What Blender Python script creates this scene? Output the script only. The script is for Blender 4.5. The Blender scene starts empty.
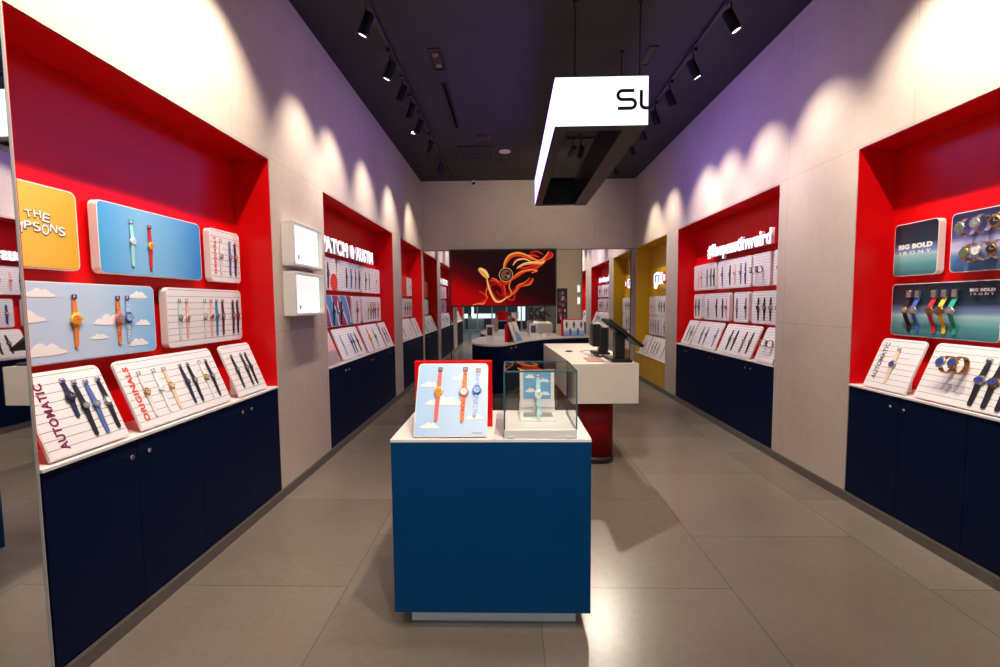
import bpy, bmesh, math, random
from mathutils import Matrix, Vector
C = bpy.context.scene.collection
random.seed(7)
# ------------------------------------------------------------------ dimensions (metres)
XL, XR, YB, ZC = -1.784, 2.513, 9.10, 3.974      # left wall, right wall, mirror wall, ceiling
ND, ZT, ZW = 0.27, 2.585, 0.885                  # niche depth, niche top, cabinet top
SX0, SX1, SY0, SY1, SZ0, SZ1 = 0.380, 1.140, 3.78, 6.80, 2.955, 3.342   # hanging light sign
# ------------------------------------------------------------------ camera
cam_d = bpy.data.cameras.new('camera'); cam = bpy.data.objects.new('camera', cam_d); C.objects.link(cam)
yaw, pitch, roll = 0.02361152, 0.0670009, 0.00864934
fw = Vector((-math.sin(yaw)*math.cos(pitch), math.cos(yaw)*math.cos(pitch), -math.sin(pitch)))
r0 = Vector((math.cos(yaw), math.sin(yaw), 0)); u0 = r0.cross(fw)
rr = r0*math.cos(roll) - u0*math.sin(roll); uu = u0*math.cos(roll) + r0*math.sin(roll)
cam.matrix_world = Matrix(((rr.x, uu.x, -fw.x, 0), (rr.y, uu.y, -fw.y, 0), (rr.z, uu.z, -fw.z, 1.5), (0, 0, 0, 1)))
cam_d.sensor_width = 36; cam_d.lens = 444.4*36/1000; cam_d.clip_start = 0.02
S = bpy.context.scene; S.camera = cam
# ------------------------------------------------------------------ world, exposure, large lights
S.view_settings.view_transform = 'Standard'; S.view_settings.look = 'None'
S.view_settings.exposure = 0.0; S.view_settings.gamma = 1.0; S.view_settings.use_curve_mapping = False
w = bpy.data.worlds.new('world'); S.world = w; w.use_nodes = True
w.node_tree.nodes['Background'].inputs[0].default_value = (0.75, 0.85, 1.0, 1); w.node_tree.nodes['Background'].inputs[1].default_value = 0.25
def area(name, loc, rot, sx, sy, e, col):
    d = bpy.data.lights.new(name, 'AREA'); d.shape = 'RECTANGLE'; d.size = sx; d.size_y = sy; d.energy = e; d.color = col
    o = bpy.data.objects.new(name, d); C.objects.link(o); o.location = loc; o.rotation_euler = rot; return o
# the mall's ceiling lighting outside the shop front
area('mall_light', (0.4, -3.2, 4.6), (math.radians(18), 0, 0), 5.0, 2.0, 65, (0.92, 0.96, 1.0))
area('mall_light', (0.4, -7.0, 4.6), (0, 0, 0), 9.0, 1.5, 150, (0.92, 0.97, 1.0))
SPOT_W, SPOT_COL = 150, (1.0, 0.86, 0.71)

# ------------------------------------------------------------------ helpers
class MB:
    def __init__(s): s.v = []; s.f = []; s.m = []; s.sm = []
    def add(s, vs, fs, mi=0, M=None, smooth=False):
        o = len(s.v); s.v += [tuple(M @ Vector(p)) if M else tuple(p) for p in vs]
        for f in fs: s.f.append([i+o for i in f]); s.m.append(mi); s.sm.append(smooth)
        return s
    def bm(s, b, mi=0, M=None, smooth=False):
        b.verts.index_update()
        s.add([v.co.copy() for v in b.verts], [[v.index for v in f.verts] for f in b.faces], mi, M, smooth); b.free(); return s
    def box(s, x0, y0, z0, x1, y1, z1, mi=0, bev=0.0, M=None, seg=1):
        b = bmesh.new(); bmesh.ops.create_cube(b, size=1)
        for v in b.verts: v.co = Vector(((x0+x1)/2+v.co.x*(x1-x0), (y0+y1)/2+v.co.y*(y1-y0), (z0+z1)/2+v.co.z*(z1-z0)))
        if bev: bmesh.ops.bevel(b, geom=b.edges[:], offset=bev, segments=seg, affect='EDGES', profile=0.5)
        return s.bm(b, mi, M)
    def prism(s, poly, z0, z1, mi=0, M=None, smooth=False):
        n = len(poly); vs = [(p[0], p[1], z0) for p in poly]+[(p[0], p[1], z1) for p in poly]
        s.add(vs, [list(range(n))[::-1], list(range(n, 2*n))], mi, M)
        o = len(s.v)-2*n
        for i in range(n):
            s.f.append([o+i, o+(i+1) % n, o+n+(i+1) % n, o+n+i]); s.m.append(mi); s.sm.append(smooth)
        return s
    def rrect(s, cx, cy, w, h, r, z0, z1, mi=0, M=None, rb=None):
        return s.prism(rr_poly(cx, cy, w, h, r, 5, rb), z0, z1, mi, M)
    def cyl(s, p0, p1, ra, rb=None, n=16, mi=0, M=None, caps=True):
        rb = ra if rb is None else rb; p0, p1 = Vector(p0), Vector(p1); d = (p1-p0).normalized()
        a = d.orthogonal().normalized(); b = d.cross(a)
        ring = lambda p, r: [p+(a*math.cos(2*math.pi*i/n)+b*math.sin(2*math.pi*i/n))*r for i in range(n)]
        s.add(ring(p0, ra)+ring(p1, rb), [[i, (i+1) % n, n+(i+1) % n, n+i] for i in range(n)], mi, M, True)
        if caps:
            s.add(ring(p0, ra), [list(range(n))[::-1]], mi, M); s.add(ring(p1, rb), [list(range(n))], mi, M)
        return s
    def lathe(s, prof, n=24, mi=0, M=None):
        vs = []; fs = []
        for r, z in prof: vs += [(r*math.cos(2*math.pi*i/n), r*math.sin(2*math.pi*i/n), z) for i in range(n)]
        for k in range(len(prof)-1):
            for i in range(n): fs.append([k*n+i, k*n+(i+1) % n, (k+1)*n+(i+1) % n, (k+1)*n+i])
        s.add(vs, fs, mi, M, True)
        return s.add(vs[:n], [list(range(n))[::-1]], mi, M).add(vs[-n:], [list(range(n))], mi, M)
    def tube(s, pts, r, n=8, mi=0, M=None):
        pts = [Vector(p) for p in pts]; vs = []; fs = []
        for k, p in enumerate(pts):
            d = (pts[min(k+1, len(pts)-1)]-pts[max(k-1, 0)]).normalized(); a = d.cross(Vector((0.13, 0.07, 1)));  a = a.normalized() if a.length > 1e-5 else d.orthogonal().normalized(); b = d.cross(a)
            vs += [p+(a*math.cos(2*math.pi*i/n)+b*math.sin(2*math.pi*i/n))*r for i in range(n)]
        for k in range(len(pts)-1):
            for i in range(n): fs.append([k*n+i, k*n+(i+1) % n, (k+1)*n+(i+1) % n, (k+1)*n+i])
        fs.append(list(range(n))[::-1]); fs.append([(len(pts)-1)*n+i for i in range(n)])
        return s.add(vs, fs, mi, M, True)
    def strip(s, prof, w0, w1, t, mi=0, M=None):
        # a strap: a band that follows prof = [(y, z)] with width going w0 -> w1 and thickness t
        n = len(prof); vs = []; fs = []
        for k, (y, z) in enumerate(prof):
            a = prof[max(k-1, 0)]; b = prof[min(k+1, n-1)]; d = Vector((b[0]-a[0], b[1]-a[1])).normalized(); nn = Vector((-d.y, d.x))*t/2
            q = k/(n-1); hw = (w0+(w1-w0)*q)/2
            if k == n-1: hw *= 0.6
            for sx in (-1, 1):
                for sn in (-1, 1): vs.append((sx*hw, y+sn*nn.x, z+sn*nn.y))
        for k in range(n-1):
            o = 4*k
            for a, b in ((0, 1), (1, 3), (3, 2), (2, 0)): fs.append([o+a, o+b, o+4+b, o+4+a])
        fs.append([0, 2, 3, 1]); o = 4*(n-1); fs.append([o, o+1, o+3, o+2])
        return s.add(vs, fs, mi, M)
    def mesh(s, name, mats):
        me = bpy.data.meshes.new(name); me.from_pydata(s.v, [], s.f)
        for m in (mats if isinstance(mats, (list, tuple)) else [mats]): me.materials.append(m)
        me.polygons.foreach_set('material_index', s.m); me.polygons.foreach_set('use_smooth', s.sm)
        b = bmesh.new(); b.from_mesh(me); bmesh.ops.recalc_face_normals(b, faces=b.faces[:]); b.to_mesh(me); b.free()
        me.update(); return me
    def build(s, name, mats, parent=None, M=None):
        return link(name, s.mesh(name, mats), parent, M)
def rr_poly(cx, cy, w, h, r, n=5, rb=None):
    P = []; R0 = r
    for k, (sx, sy) in enumerate(((1, 1), (-1, 1), (-1, -1), (1, -1))):
        r = R0 if (rb is None or sy > 0) else rb
        for i in range(n+1):
            a = math.pi/2*(k+i/n); P.append((cx+sx*(w/2-r)+r*math.cos(a), cy+sy*(h/2-r)+r*math.sin(a)))
    return P
def link(name, data, parent=None, M=None):
    o = bpy.data.objects.new(name, data); C.objects.link(o)
    if parent: o.parent = parent
    if M is not None: o.matrix_local = M
    return o
def tag(o, label, cat, group=None, kind=None):
    o['label'] = label; o['category'] = cat
    if group: o['group'] = group
    if kind: o['kind'] = kind
    return o
def thing(name, label, cat, M=None, group=None):
    o = bpy.data.objects.new(name, None); C.objects.link(o); o.empty_display_size = 0.05
    if M is not None: o.matrix_world = M
    return tag(o, label, cat, group)
def struct(name, mb, m): o = mb.build(name, m); o['kind'] = 'structure'; return o
def T(x, y, z): return Matrix.Translation((x, y, z))
def frame(o, u, v, n): return Matrix(((u[0], v[0], n[0], o[0]), (u[1], v[1], n[1], o[1]), (u[2], v[2], n[2], o[2]), (0, 0, 0, 1)))
_tc = {}
def text_mesh(body, size, depth, off=0.0, spacing=1.0, align='CENTER', shear=0.0, mat=None):
    cu = bpy.data.curves.new('t', 'FONT'); cu.body = body; cu.size = size; cu.extrude = depth/2; cu.offset = off; cu.space_character = spacing
    cu.align_x = align; cu.align_y = 'CENTER'; cu.shear = shear; cu.resolution_u = 4
    o = bpy.data.objects.new('t', cu); C.objects.link(o); bpy.context.view_layer.update()
    me = bpy.data.meshes.new_from_object(o.evaluated_get(bpy.context.evaluated_depsgraph_get()))
    bpy.data.objects.remove(o); bpy.data.curves.remove(cu); me.materials.clear(); me.materials.append(mat); return me
def fit_text(me, w=None, h=None):
    xs = [v.co.x for v in me.vertices]; ys = [v.co.y for v in me.vertices]; zs = [v.co.z for v in me.vertices]
    sx = w/(max(xs)-min(xs)) if w else 1; sy = h/(max(ys)-min(ys)) if h else sx
    if not w: sx = sy
    cx, cy = (max(xs)+min(xs))/2, (max(ys)+min(ys))/2
    for v in me.vertices: v.co.x = (v.co.x-cx)*sx; v.co.y = (v.co.y-cy)*sy
    return me
# ------------------------------------------------------------------ materials
def mat(name, col, rough=0.5, metal=0.0, emit=None, es=0.0, spec=0.5, noise=0.0, nscale=8.0, coat=0.0, bump=0.0):
    m = bpy.data.materials.new(name); m.use_nodes = True; nt = m.node_tree; p = nt.nodes['Principled BSDF']
    p.inputs['Base Color'].default_value = (*col, 1); p.inputs['Roughness'].default_value = rough; p.inputs['Metallic'].default_value = metal
    p.inputs['Specular IOR Level'].default_value = spec; p.inputs['Coat Weight'].default_value = coat
    if emit: p.inputs['Emission Color'].default_value = (*emit, 1); p.inputs['Emission Strength'].default_value = es
    if noise or bump:
        tc = nt.nodes.new('ShaderNodeTexCoord'); nz = nt.nodes.new('ShaderNodeTexNoise'); nz.inputs['Scale'].default_value = nscale; nz.inputs['Detail'].default_value = 5
        nt.links.new(tc.outputs['Object'], nz.inputs['Vector'])
        if noise:
            r = nt.nodes.new('ShaderNodeValToRGB'); nt.links.new(nz.outputs['Fac'], r.inputs['Fac'])
            r.color_ramp.elements[0].position = 0.3; r.color_ramp.elements[1].position = 0.7
            r.color_ramp.elements[0].color = (*[c*(1-noise) for c in col], 1); r.color_ramp.elements[1].color = (*[min(1, c*(1+noise)) for c in col], 1)
            nt.links.new(r.outputs['Color'], p.inputs['Base Color'])
        if bump:
            b = nt.nodes.new('ShaderNodeBump'); b.inputs['Strength'].default_value = bump; b.inputs['Distance'].default_value = 0.01
            nt.links.new(nz.outputs['Fac'], b.inputs['Height']); nt.links.new(b.outputs['Normal'], p.inputs['Normal'])
    return m
class NT:                       # terse node building
    def __init__(s, m): s.t = m.node_tree; s.p = s.t.nodes['Principled BSDF']
    def n(s, ty, **kw):
        x = s.t.nodes.new(ty)
        for k, v in kw.items(): setattr(x, k, v)
        return x
    def l(s, a, b): s.t.links.new(a, b)
    def math(s, op, a, b=None, c=None):
        x = s.n('ShaderNodeMath', operation=op)
        for i, q in enumerate((a, b, c)):
            if q is None: continue
            if isinstance(q, (int, float)): x.inputs[i].default_value = q
            else: s.l(q, x.inputs[i])
        return x.outputs[0]
    def xyz(s, src='Object'):
        tc = s.n('ShaderNodeTexCoord'); sp = s.n('ShaderNodeSeparateXYZ'); s.l(tc.outputs[src], sp.inputs[0]); return tc.outputs[src], sp.outputs
    def noise(s, vec, scale, detail=5):
        z = s.n('ShaderNodeTexNoise'); z.inputs['Scale'].default_value = scale; z.inputs['Detail'].default_value = detail; s.l(vec, z.inputs['Vector']); return z.outputs['Fac']
    def ramp(s, fac, stops):
        r = s.n('ShaderNodeValToRGB'); e = r.color_ramp.elements
        while len(e) < len(stops): e.new(0.5)
        for q, (pos, col) in zip(e, stops): q.position = pos; q.color = (*col, 1)
        s.l(fac, r.inputs['Fac']); return r.outputs['Color']
    def mix(s, fac, a, b):
        x = s.n('ShaderNodeMix', data_type='RGBA'); s.l(fac, x.inputs[0])
        for i, q in ((6, a), (7, b)):
            if isinstance(q, tuple): x.inputs[i].default_value = (*q, 1)
            else: s.l(q, x.inputs[i])
        return x.outputs[2]
def line_mask(N, coord, pitch, off, half):
    f = N.math('FRACT', N.math('DIVIDE', N.math('SUBTRACT', coord, off), pitch))
    d = N.math('MINIMUM', f, N.math('SUBTRACT', 1.0, f)); return N.math('LESS_THAN', d, half/pitch)
def mat_concrete(name, axis, pitch, off):
    m = mat(name, (0.5, 0.45, 0.4), 0.75, spec=0.3); N = NT(m); vec, s = N.xyz()
    a = N.noise(vec, 1.3, 6); b = N.noise(vec, 14, 4); c = N.math('ADD', N.math('MULTIPLY', a, 0.7), N.math('MULTIPLY', b, 0.3))
    col = N.ramp(c, [(0.33, (0.50, 0.42, 0.345)), (0.5, (0.555, 0.475, 0.395)), (0.68, (0.60, 0.52, 0.44))])
    lm = N.math('MAXIMUM', line_mask(N, s[2], 1.3, 1.3, 0.0025), line_mask(N, s[axis], pitch, off, 0.0025))
    N.l(N.mix(N.math('MULTIPLY', lm, 0.45), col, (0.2, 0.17, 0.15)), N.p.inputs['Base Color'])
    v = N.n('ShaderNodeTexVoronoi'); v.inputs['Scale'].default_value = 5.0; N.l(vec, v.inputs['Vector'])
    bm_ = N.n('ShaderNodeBump'); bm_.inputs['Strength'].default_value = 0.12; bm_.inputs['Distance'].default_value = 0.01; N.l(c, bm_.inputs['Height']); N.l(bm_.outputs['Normal'], N.p.inputs['Normal'])
    return m
def mat_floor():
    m = mat('floor_tile', (0.25, 0.22, 0.2), 0.32, spec=0.5); N = NT(m); vec, s = N.xyz()
    cx = N.math('FLOOR', N.math('DIVIDE', N.math('ADD', s[0], 0.88), 1.015)); 
    yo = N.math('ADD', s[1], N.math('MULTIPLY', N.math('MODULO', cx, 2.0), 0.53))
    cy = N.math('FLOOR', N.math('DIVIDE', N.math('SUBTRACT', yo, 0.67), 1.06))
    cmb = N.n('ShaderNodeCombineXYZ'); N.l(cx, cmb.inputs[0]); N.l(cy, cmb.inputs[1])
    wn = N.n('ShaderNodeTexWhiteNoise', noise_dimensions='2D'); N.l(cmb.outputs[0], wn.inputs['Vector'])
    a = N.noise(vec, 1.1, 6); b = N.noise(vec, 30, 6)
    t = N.math('ADD', N.math('ADD', N.math('MULTIPLY', a, 0.55), N.math('MULTIPLY', b, 0.25)), N.math('MULTIPLY', wn.outputs['Value'], 0.30))
    col = N.ramp(t, [(0.3, (0.132, 0.106, 0.083)), (0.5, (0.163, 0.134, 0.107)), (0.72, (0.20, 0.168, 0.137))])
    lm = N.math('MAXIMUM', line_mask(N, s[0], 1.015, -0.88, 0.003), line_mask(N, yo, 1.06, 0.67, 0.003))
    N.l(N.mix(N.math('MULTIPLY', lm, 0.75), col, (0.06, 0.08, 0.07)), N.p.inputs['Base Color'])
    N.p.inputs['Roughness'].default_value = 0.27
    bp = N.n('ShaderNodeBump'); bp.inputs['Strength'].default_value = 0.02; bp.inputs['Distance'].default_value = 0.01; N.l(b, bp.inputs['Height']); N.l(bp.outputs['Normal'], N.p.inputs['Normal'])
    return m
def mat_ruled(name, base=(0.80, 0.775, 0.79), pitch=0.0385):
    m = mat(name, base, 0.42); N = NT(m); vec, s = N.xyz()
    wob = N.math('MULTIPLY', N.math('SUBTRACT', N.noise(vec, 5, 2), 0.5), 0.006)
    yy = N.math('ADD', s[1], wob)
    lm = line_mask(N, yy, pitch, 0.012, 0.0013)
    gap = N.math('GREATER_THAN', N.noise(vec, 3.1, 1), 0.36)
    N.l(N.mix(N.math('MULTIPLY', N.math('MULTIPLY', lm, gap), 0.85), base, (0.05, 0.05, 0.06)), N.p.inputs['Base Color']); return m
def mat_grad(name, axis, stops, lo, hi, rough=0.35, nz=0.0, emit=0.0, stretch=None):
    m = mat(name, (0.5, 0.5, 0.5), rough); N = NT(m); vec, s = N.xyz()
    f = N.math('DIVIDE', N.math('SUBTRACT', s[axis], lo), hi-lo)
    if nz:
        mp = N.n('ShaderNodeMapping'); mp.inputs['Scale'].default_value = stretch or (1, 1, 1); N.l(vec, mp.inputs['Vector'])
        f = N.math('ADD', f, N.math('MULTIPLY', N.math('SUBTRACT', N.noise(mp.outputs[0], 4, 3), 0.5), nz))
    c = N.ramp(f, stops); N.l(c, N.p.inputs['Base Color'])
    if emit: N.l(c, N.p.inputs['Emission Color']); N.p.inputs['Emission Strength'].default_value = emit; N.p.inputs['Base Color'].default_value = (0, 0, 0, 1); N.t.links.remove(N.p.inputs['Base Color'].links[0])
    return m
def mat_glass(name, tint=(0.985, 0.995, 0.99), refl=1.0):
    m = bpy.data.materials.new(name); m.use_nodes = True; nt = m.node_tree; nt.nodes.remove(nt.nodes['Principled BSDF']); out = nt.nodes['Material Output']
    t = nt.nodes.new('ShaderNodeBsdfTransparent'); t.inputs[0].default_value = (*tint, 1)
    g = nt.nodes.new('ShaderNodeBsdfGlossy'); g.inputs['Roughness'].default_value = 0.01
    fr = nt.nodes.new('ShaderNodeFresnel'); ge = nt.nodes.new('ShaderNodeNewGeometry'); mr = nt.nodes.new('ShaderNodeMapRange'); nt.links.new(ge.outputs['Backfacing'], mr.inputs[0]); mr.inputs[3].default_value = 1.5; mr.inputs[4].default_value = 1/1.5; nt.links.new(mr.outputs[0], fr.inputs['IOR'])
    mx = nt.nodes.new('ShaderNodeMixShader'); nt.links.new(fr.outputs[0], mx.inputs[0]); nt.links.new(t.outputs[0], mx.inputs[1]); nt.links.new(g.outputs[0], mx.inputs[2]); nt.links.new(mx.outputs[0], out.inputs[0]); return m
M = {}
M['wall'] = mat_concrete('concrete_panel', 1, 1.25, 0.4)
M['wallb'] = mat_concrete('concrete_panel_back', 0, 1.30, -0.885)
M['floor'] = mat_floor()
M['ceiling'] = mat('charcoal_ceiling', (0.038, 0.035, 0.038), 0.7, spec=0.3, noise=0.1, nscale=3)
M['red'] = mat('red_lacquer', (0.68, 0.002, 0.004), 0.34, spec=0.26, noise=0.03)
M['yellow'] = mat('yellow_lacquer', (0.62, 0.37, 0.012), 0.4, spec=0.3, noise=0.03)
M['navy'] = mat('navy_laminate', (0.0015, 0.0065, 0.034), 0.5, spec=0.10, noise=0.06)
M['bluelam'] = mat('blue_laminate', (0.0006, 0.046, 0.150), 0.5, spec=0.10, noise=0.04)
M['white'] = mat('white_lacquer', (0.80, 0.77, 0.75), 0.35)
M['board'] = mat('white_board_edge', (0.78, 0.74, 0.73), 0.4)
M['cream'] = mat('cream_solid_surface', (0.78, 0.73, 0.65), 0.4, noise=0.02)
M['base'] = mat('brushed_plinth', (0.16, 0.145, 0.13), 0.4, metal=0.4, noise=0.1, nscale=20)
M['alu'] = mat('aluminium', (0.72, 0.80, 0.88), 0.4, metal=0.25)
M['chrome'] = mat('chrome', (0.75, 0.75, 0.75), 0.15, metal=1.0)
M['black'] = mat('black_metal', (0.012, 0.012, 0.013), 0.45)
M['blackp'] = mat('black_plastic', (0.010, 0.010, 0.011), 0.35)
M['gloss'] = mat('black_glass_panel', (0.012, 0.012, 0.014), 0.08)
M['mirror'] = mat('mirror_silver', (0.80, 0.81, 0.80), 0.015, metal=1.0)
M['mirroredge'] = mat('mirror_edge', (0.30, 0.33, 0.33), 0.25)
M['tealedge'] = mat('green_glass_edge', (0.03, 0.14, 0.16), 0.2)
M['glass'] = mat_glass('clear_glass')
M['led'] = mat('warm_lamp_lens', (0.9, 0.85, 0.75), 0.4, emit=(1, 0.86, 0.66), es=5)
M['lit'] = mat('lit_white_letters', (0.9, 0.9, 0.9), 0.4, emit=(1, 0.97, 1.0), es=1.15)
M['litside'] = mat('letter_returns', (0.75, 0.7, 0.78), 0.4, emit=(0.85, 0.75, 1), es=0.05)
M['signwhite'] = mat('led_sign_white', (0.1, 0.1, 0.1), 0.4, emit=(0.93, 0.95, 1.0), es=1.6)
M['slot'] = mat('slot_shadow_black', (0.004, 0.004, 0.004), 0.9, spec=0.05)
M['signside'] = mat_grad('led_sign_violet', 1, [(0, (0.40, 0.27, 1.0)), (0.35, (0.36, 0.20, 1.0)), (1, (0.24, 0.17, 1.0))], SY0, SY1, emit=6.0)
M['signletter'] = mat('sign_navy_letter', (0.006, 0.008, 0.035), 0.5)
M['ruled'] = mat_ruled('ruled_paper_print')
M['ruled2'] = mat_ruled('ruled_paper_print_fine', (0.80, 0.775, 0.785), 0.03)
M['sky'] = mat_grad('sky_print', 0, [(0, (0.055, 0.33, 0.68)), (0.35, (0.20, 0.46, 0.73)), (0.6, (0.16, 0.42, 0.71)), (1, (0.025, 0.24, 0.64))], -0.36, 0.36)
M['skyc'] = mat_grad('pale_sky_print', 0, [(0, (0.48, 0.60, 0.80)), (0.55, (0.50, 0.63, 0.82)), (1, (0.22, 0.50, 0.82))], -0.40, 0.40)
M['skyp'] = mat_grad('pale_blue_print', 0, [(0, (0.40, 0.60, 0.88)), (0.5, (0.50, 0.67, 0.90)), (1, (0.55, 0.70, 0.90))], -0.17, 0.17)
M['cloud'] = mat('cloud_print', (0.86, 0.84, 0.85), 0.45)
M['yprint'] = mat_grad('yellow_print', 0, [(0, (0.80, 0.36, 0.02)), (0.5, (0.82, 0.46, 0.07)), (1, (0.78, 0.36, 0.02))], -0.25, 0.2)
M['irony'] = mat_grad('teal_light_streaks', 1, [(0, (0.03, 0.16, 0.20)), (0.22, (0.10, 0.34, 0.38)), (0.40, (0.34, 0.55, 0.60)), (0.48, (0.16, 0.22, 0.42)), (0.62, (0.012, 0.035, 0.06)), (1, (0.006, 0.012, 0.022))], -0.17, 0.17, nz=0.12, stretch=(0.3, 6, 1))
M['irony2'] = mat_grad('violet_light_streaks', 1, [(0, (0.05, 0.13, 0.30)), (0.25, (0.10, 0.22, 0.45)), (0.36, (0.55, 0.55, 0.75)), (0.5, (0.40, 0.42, 0.68)), (0.58, (0.10, 0.09, 0.28)), (0.75, (0.03, 0.03, 0.12)), (1, (0.02, 0.02, 0.07))], -0.17, 0.17, nz=0.12, stretch=(0.3, 6, 1))
M['redprint'] = mat('red_print', (0.72, 0.05, 0.035), 0.4)
M['pinkprint'] = mat_grad('pink_and_grey_print', 1, [(0, (0.35, 0.28, 0.32)), (0.35, (0.38, 0.30, 0.33)), (0.42, (0.75, 0.45, 0.42)), (1, (0.80, 0.62, 0.60))], -0.18, 0.18)
M['artprint'] = mat('abstract_print', (0.2, 0.35, 0.6), 0.4)
_N = NT(M['artprint']); _v, _s = _N.xyz(); _wv = _N.n('ShaderNodeTexWave', bands_direction='DIAGONAL'); _wv.inputs['Scale'].default_value = 1.6; _wv.inputs['Distortion'].default_value = 5; _wv.inputs['Detail Scale'].default_value = 0.7; _N.l(_v, _wv.inputs['Vector'])
_N.l(_N.ramp(_wv.outputs['Fac'], [(0, (0.08, 0.25, 0.55)), (0.32, (0.10, 0.33, 0.60)), (0.36, (0.78, 0.74, 0.78)), (0.55, (0.75, 0.70, 0.74)), (0.6, (0.03, 0.03, 0.10)), (0.78, (0.6, 0.03, 0.06)), (1, (0.15, 0.05, 0.25))]), _N.p.inputs['Base Color'])
M['orangetxt'] = mat('orange_red_lettering', (0.70, 0.07, 0.03), 0.5)
M['plumtxt'] = mat('plum_lettering', (0.17, 0.012, 0.06), 0.5)
M['greytxt'] = mat('slate_lettering', (0.10, 0.11, 0.14), 0.5)
M['whitetxt'] = mat('white_lettering', (0.86, 0.86, 0.88), 0.5)
M['darktxt'] = mat('black_lettering', (0.02, 0.015, 0.02), 0.5)

# ------------------------------------------------------------------ the room shell
NICHE_L = [(1.60, 3.335), (4.285, 6.80), (7.30, 9.03)]
NICHE_R = [(1.60, 3.335), (4.270, 6.78), (7.26, 8.98)]
Y0 = -0.45                                   # shop front line
b = MB(); b.box(-9, -11, -0.1, 9, YB+0.6, 0.0); struct('floor', b, M['floor'])
b = MB(); b.box(XL-0.45, Y0, ZC, XR+0.45, YB+0.6, ZC+0.15); struct('ceiling', b, M['ceiling'])
def side_wall(name, x0, x1, niches):
    b = MB(); b.box(x0, Y0, ZT, x1, YB+0.5, ZC)
    ys = [Y0]+[q for n in niches for q in n]+[YB+0.5]
    for k in range(0, len(ys), 2): b.box(x0, ys[k], 0, x1, ys[k+1], ZT)
    struct(name, b, M['wall'])
side_wall('wall_left', XL-0.40, XL, NICHE_L); side_wall('wall_right', XR, XR+0.40, NICHE_R)
def niche(name, side, y0, y1, m):
    # a lacquered liner: back, two cheeks and a header inside the wall opening
    s = -1 if side == 'l' else 1; X = XL if side == 'l' else XR; zb = 0.52 if m is M['yellow'] else ZW+0.002
    bx = lambda a0, c0, d0, a1, c1, d1: b.box(min(X+s*a0, X+s*a1), c0, d0, max(X+s*a0, X+s*a1), c1, d1)
    for part, q in (('back', (ND, y0, 0, ND+0.10, y1, ZT)), ('near_cheek', (0.004, y0, zb, ND, y0+0.006, ZT)), ('far_cheek', (0.004, y1-0.006, zb, ND, y1, ZT)), ('header', (0.004, y0+0.006, ZT-0.006, ND, y1-0.006, ZT))):
        b = MB(); bx(*q); struct(name+'_'+part, b, m)
for i, (a, c) in enumerate(NICHE_L): niche('wall_left_niche', 'l', a, c, M['red'])
for i, (a, c) in enumerate(NICHE_R): niche('wall_right_niche', 'r', a, c, M['red'] if i < 2 else M['yellow'])
b = MB(); b.box(XL, YB+0.02, 0, XR, YB+0.4, ZC); struct('wall_back', b, M['wallb'])
b = MB(); b.box(XL, 1.602, 0, XL+0.012, YB, 0.066); b.box(XL, 1.602, 0.066, XL+0.006, YB, 0.072); struct('baseboard_left', b, M['base'])
b = MB(); b.box(XR-0.012, 1.602, 0, XR, YB, 0.066); b.box(XR-0.006, 1.602, 0.066, XR, YB, 0.072); struct('baseboard_right', b, M['base'])
b = MB(); b.box(XL+0.001, YB+0.0, ZT-0.012, XR-0.001, YB+0.02, ZT+0.004); struct('trim_1', b, M['base'])
# mirrors
def mirror(name, box, edge, label):
    t = thing(name, label, 'mirror')
    b = MB(); b.box(*box); b.build('mirror_glass', M['mirror'], t)
    b = MB(); b.box(*edge); b.build('edge_trim', M['black'] if name == 'wall_mirror' else M['mirroredge'], t)
mirror('wall_mirror', (XL+0.02, YB, 0, -1.235, YB+0.02, ZT-0.012), (-1.235, YB-0.004, 0, -1.215, YB+0.02, ZT-0.012), 'tall narrow mirror on back wall left of the wide screen')
mirror('wall_mirror', (-1.215, YB, 0, 0.93, YB+0.02, ZT-0.012), (-1.215, YB-0.004, 0, 0.93, YB, 0.015), 'wide mirror behind and below the hanging screen on back wall')
mirror('wall_mirror', (1.465, YB, 0, 2.43, YB+0.02, ZT-0.012), (2.43, YB-0.004, 0, 2.445, YB+0.02, ZT-0.012), 'tall mirror on back wall right of the screen reflecting the right wall')
mirror('side_mirror', (XL, Y0+0.02, 0, XL+0.003, 1.585, ZT), (XL, 1.585, 0, XL+0.004, 1.594, ZT), 'frameless mirror panel at far left edge beside the nearest red niche')
mirror('side_mirror', (XR-0.003, Y0+0.02, 0, XR, 1.585, ZT), (XR-0.004, 1.585, 0, XR, 1.594, ZT), 'frameless mirror panel beside the entrance on the right wall, seen only reflected')
b = MB(); b.box(0.934, YB-0.012, 0.005, 1.445, YB+0.02, ZT-0.014, 0, 0.002); dr = struct('door_1', b, mat('beige_satin_door', (0.50, 0.42, 0.30), 0.28, noise=0.04, nscale=2))
b = MB(); b.box(1.447, YB-0.016, 0, 1.463, YB+0.02, ZT-0.012); struct('trim_2', b, M['base'])
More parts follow.
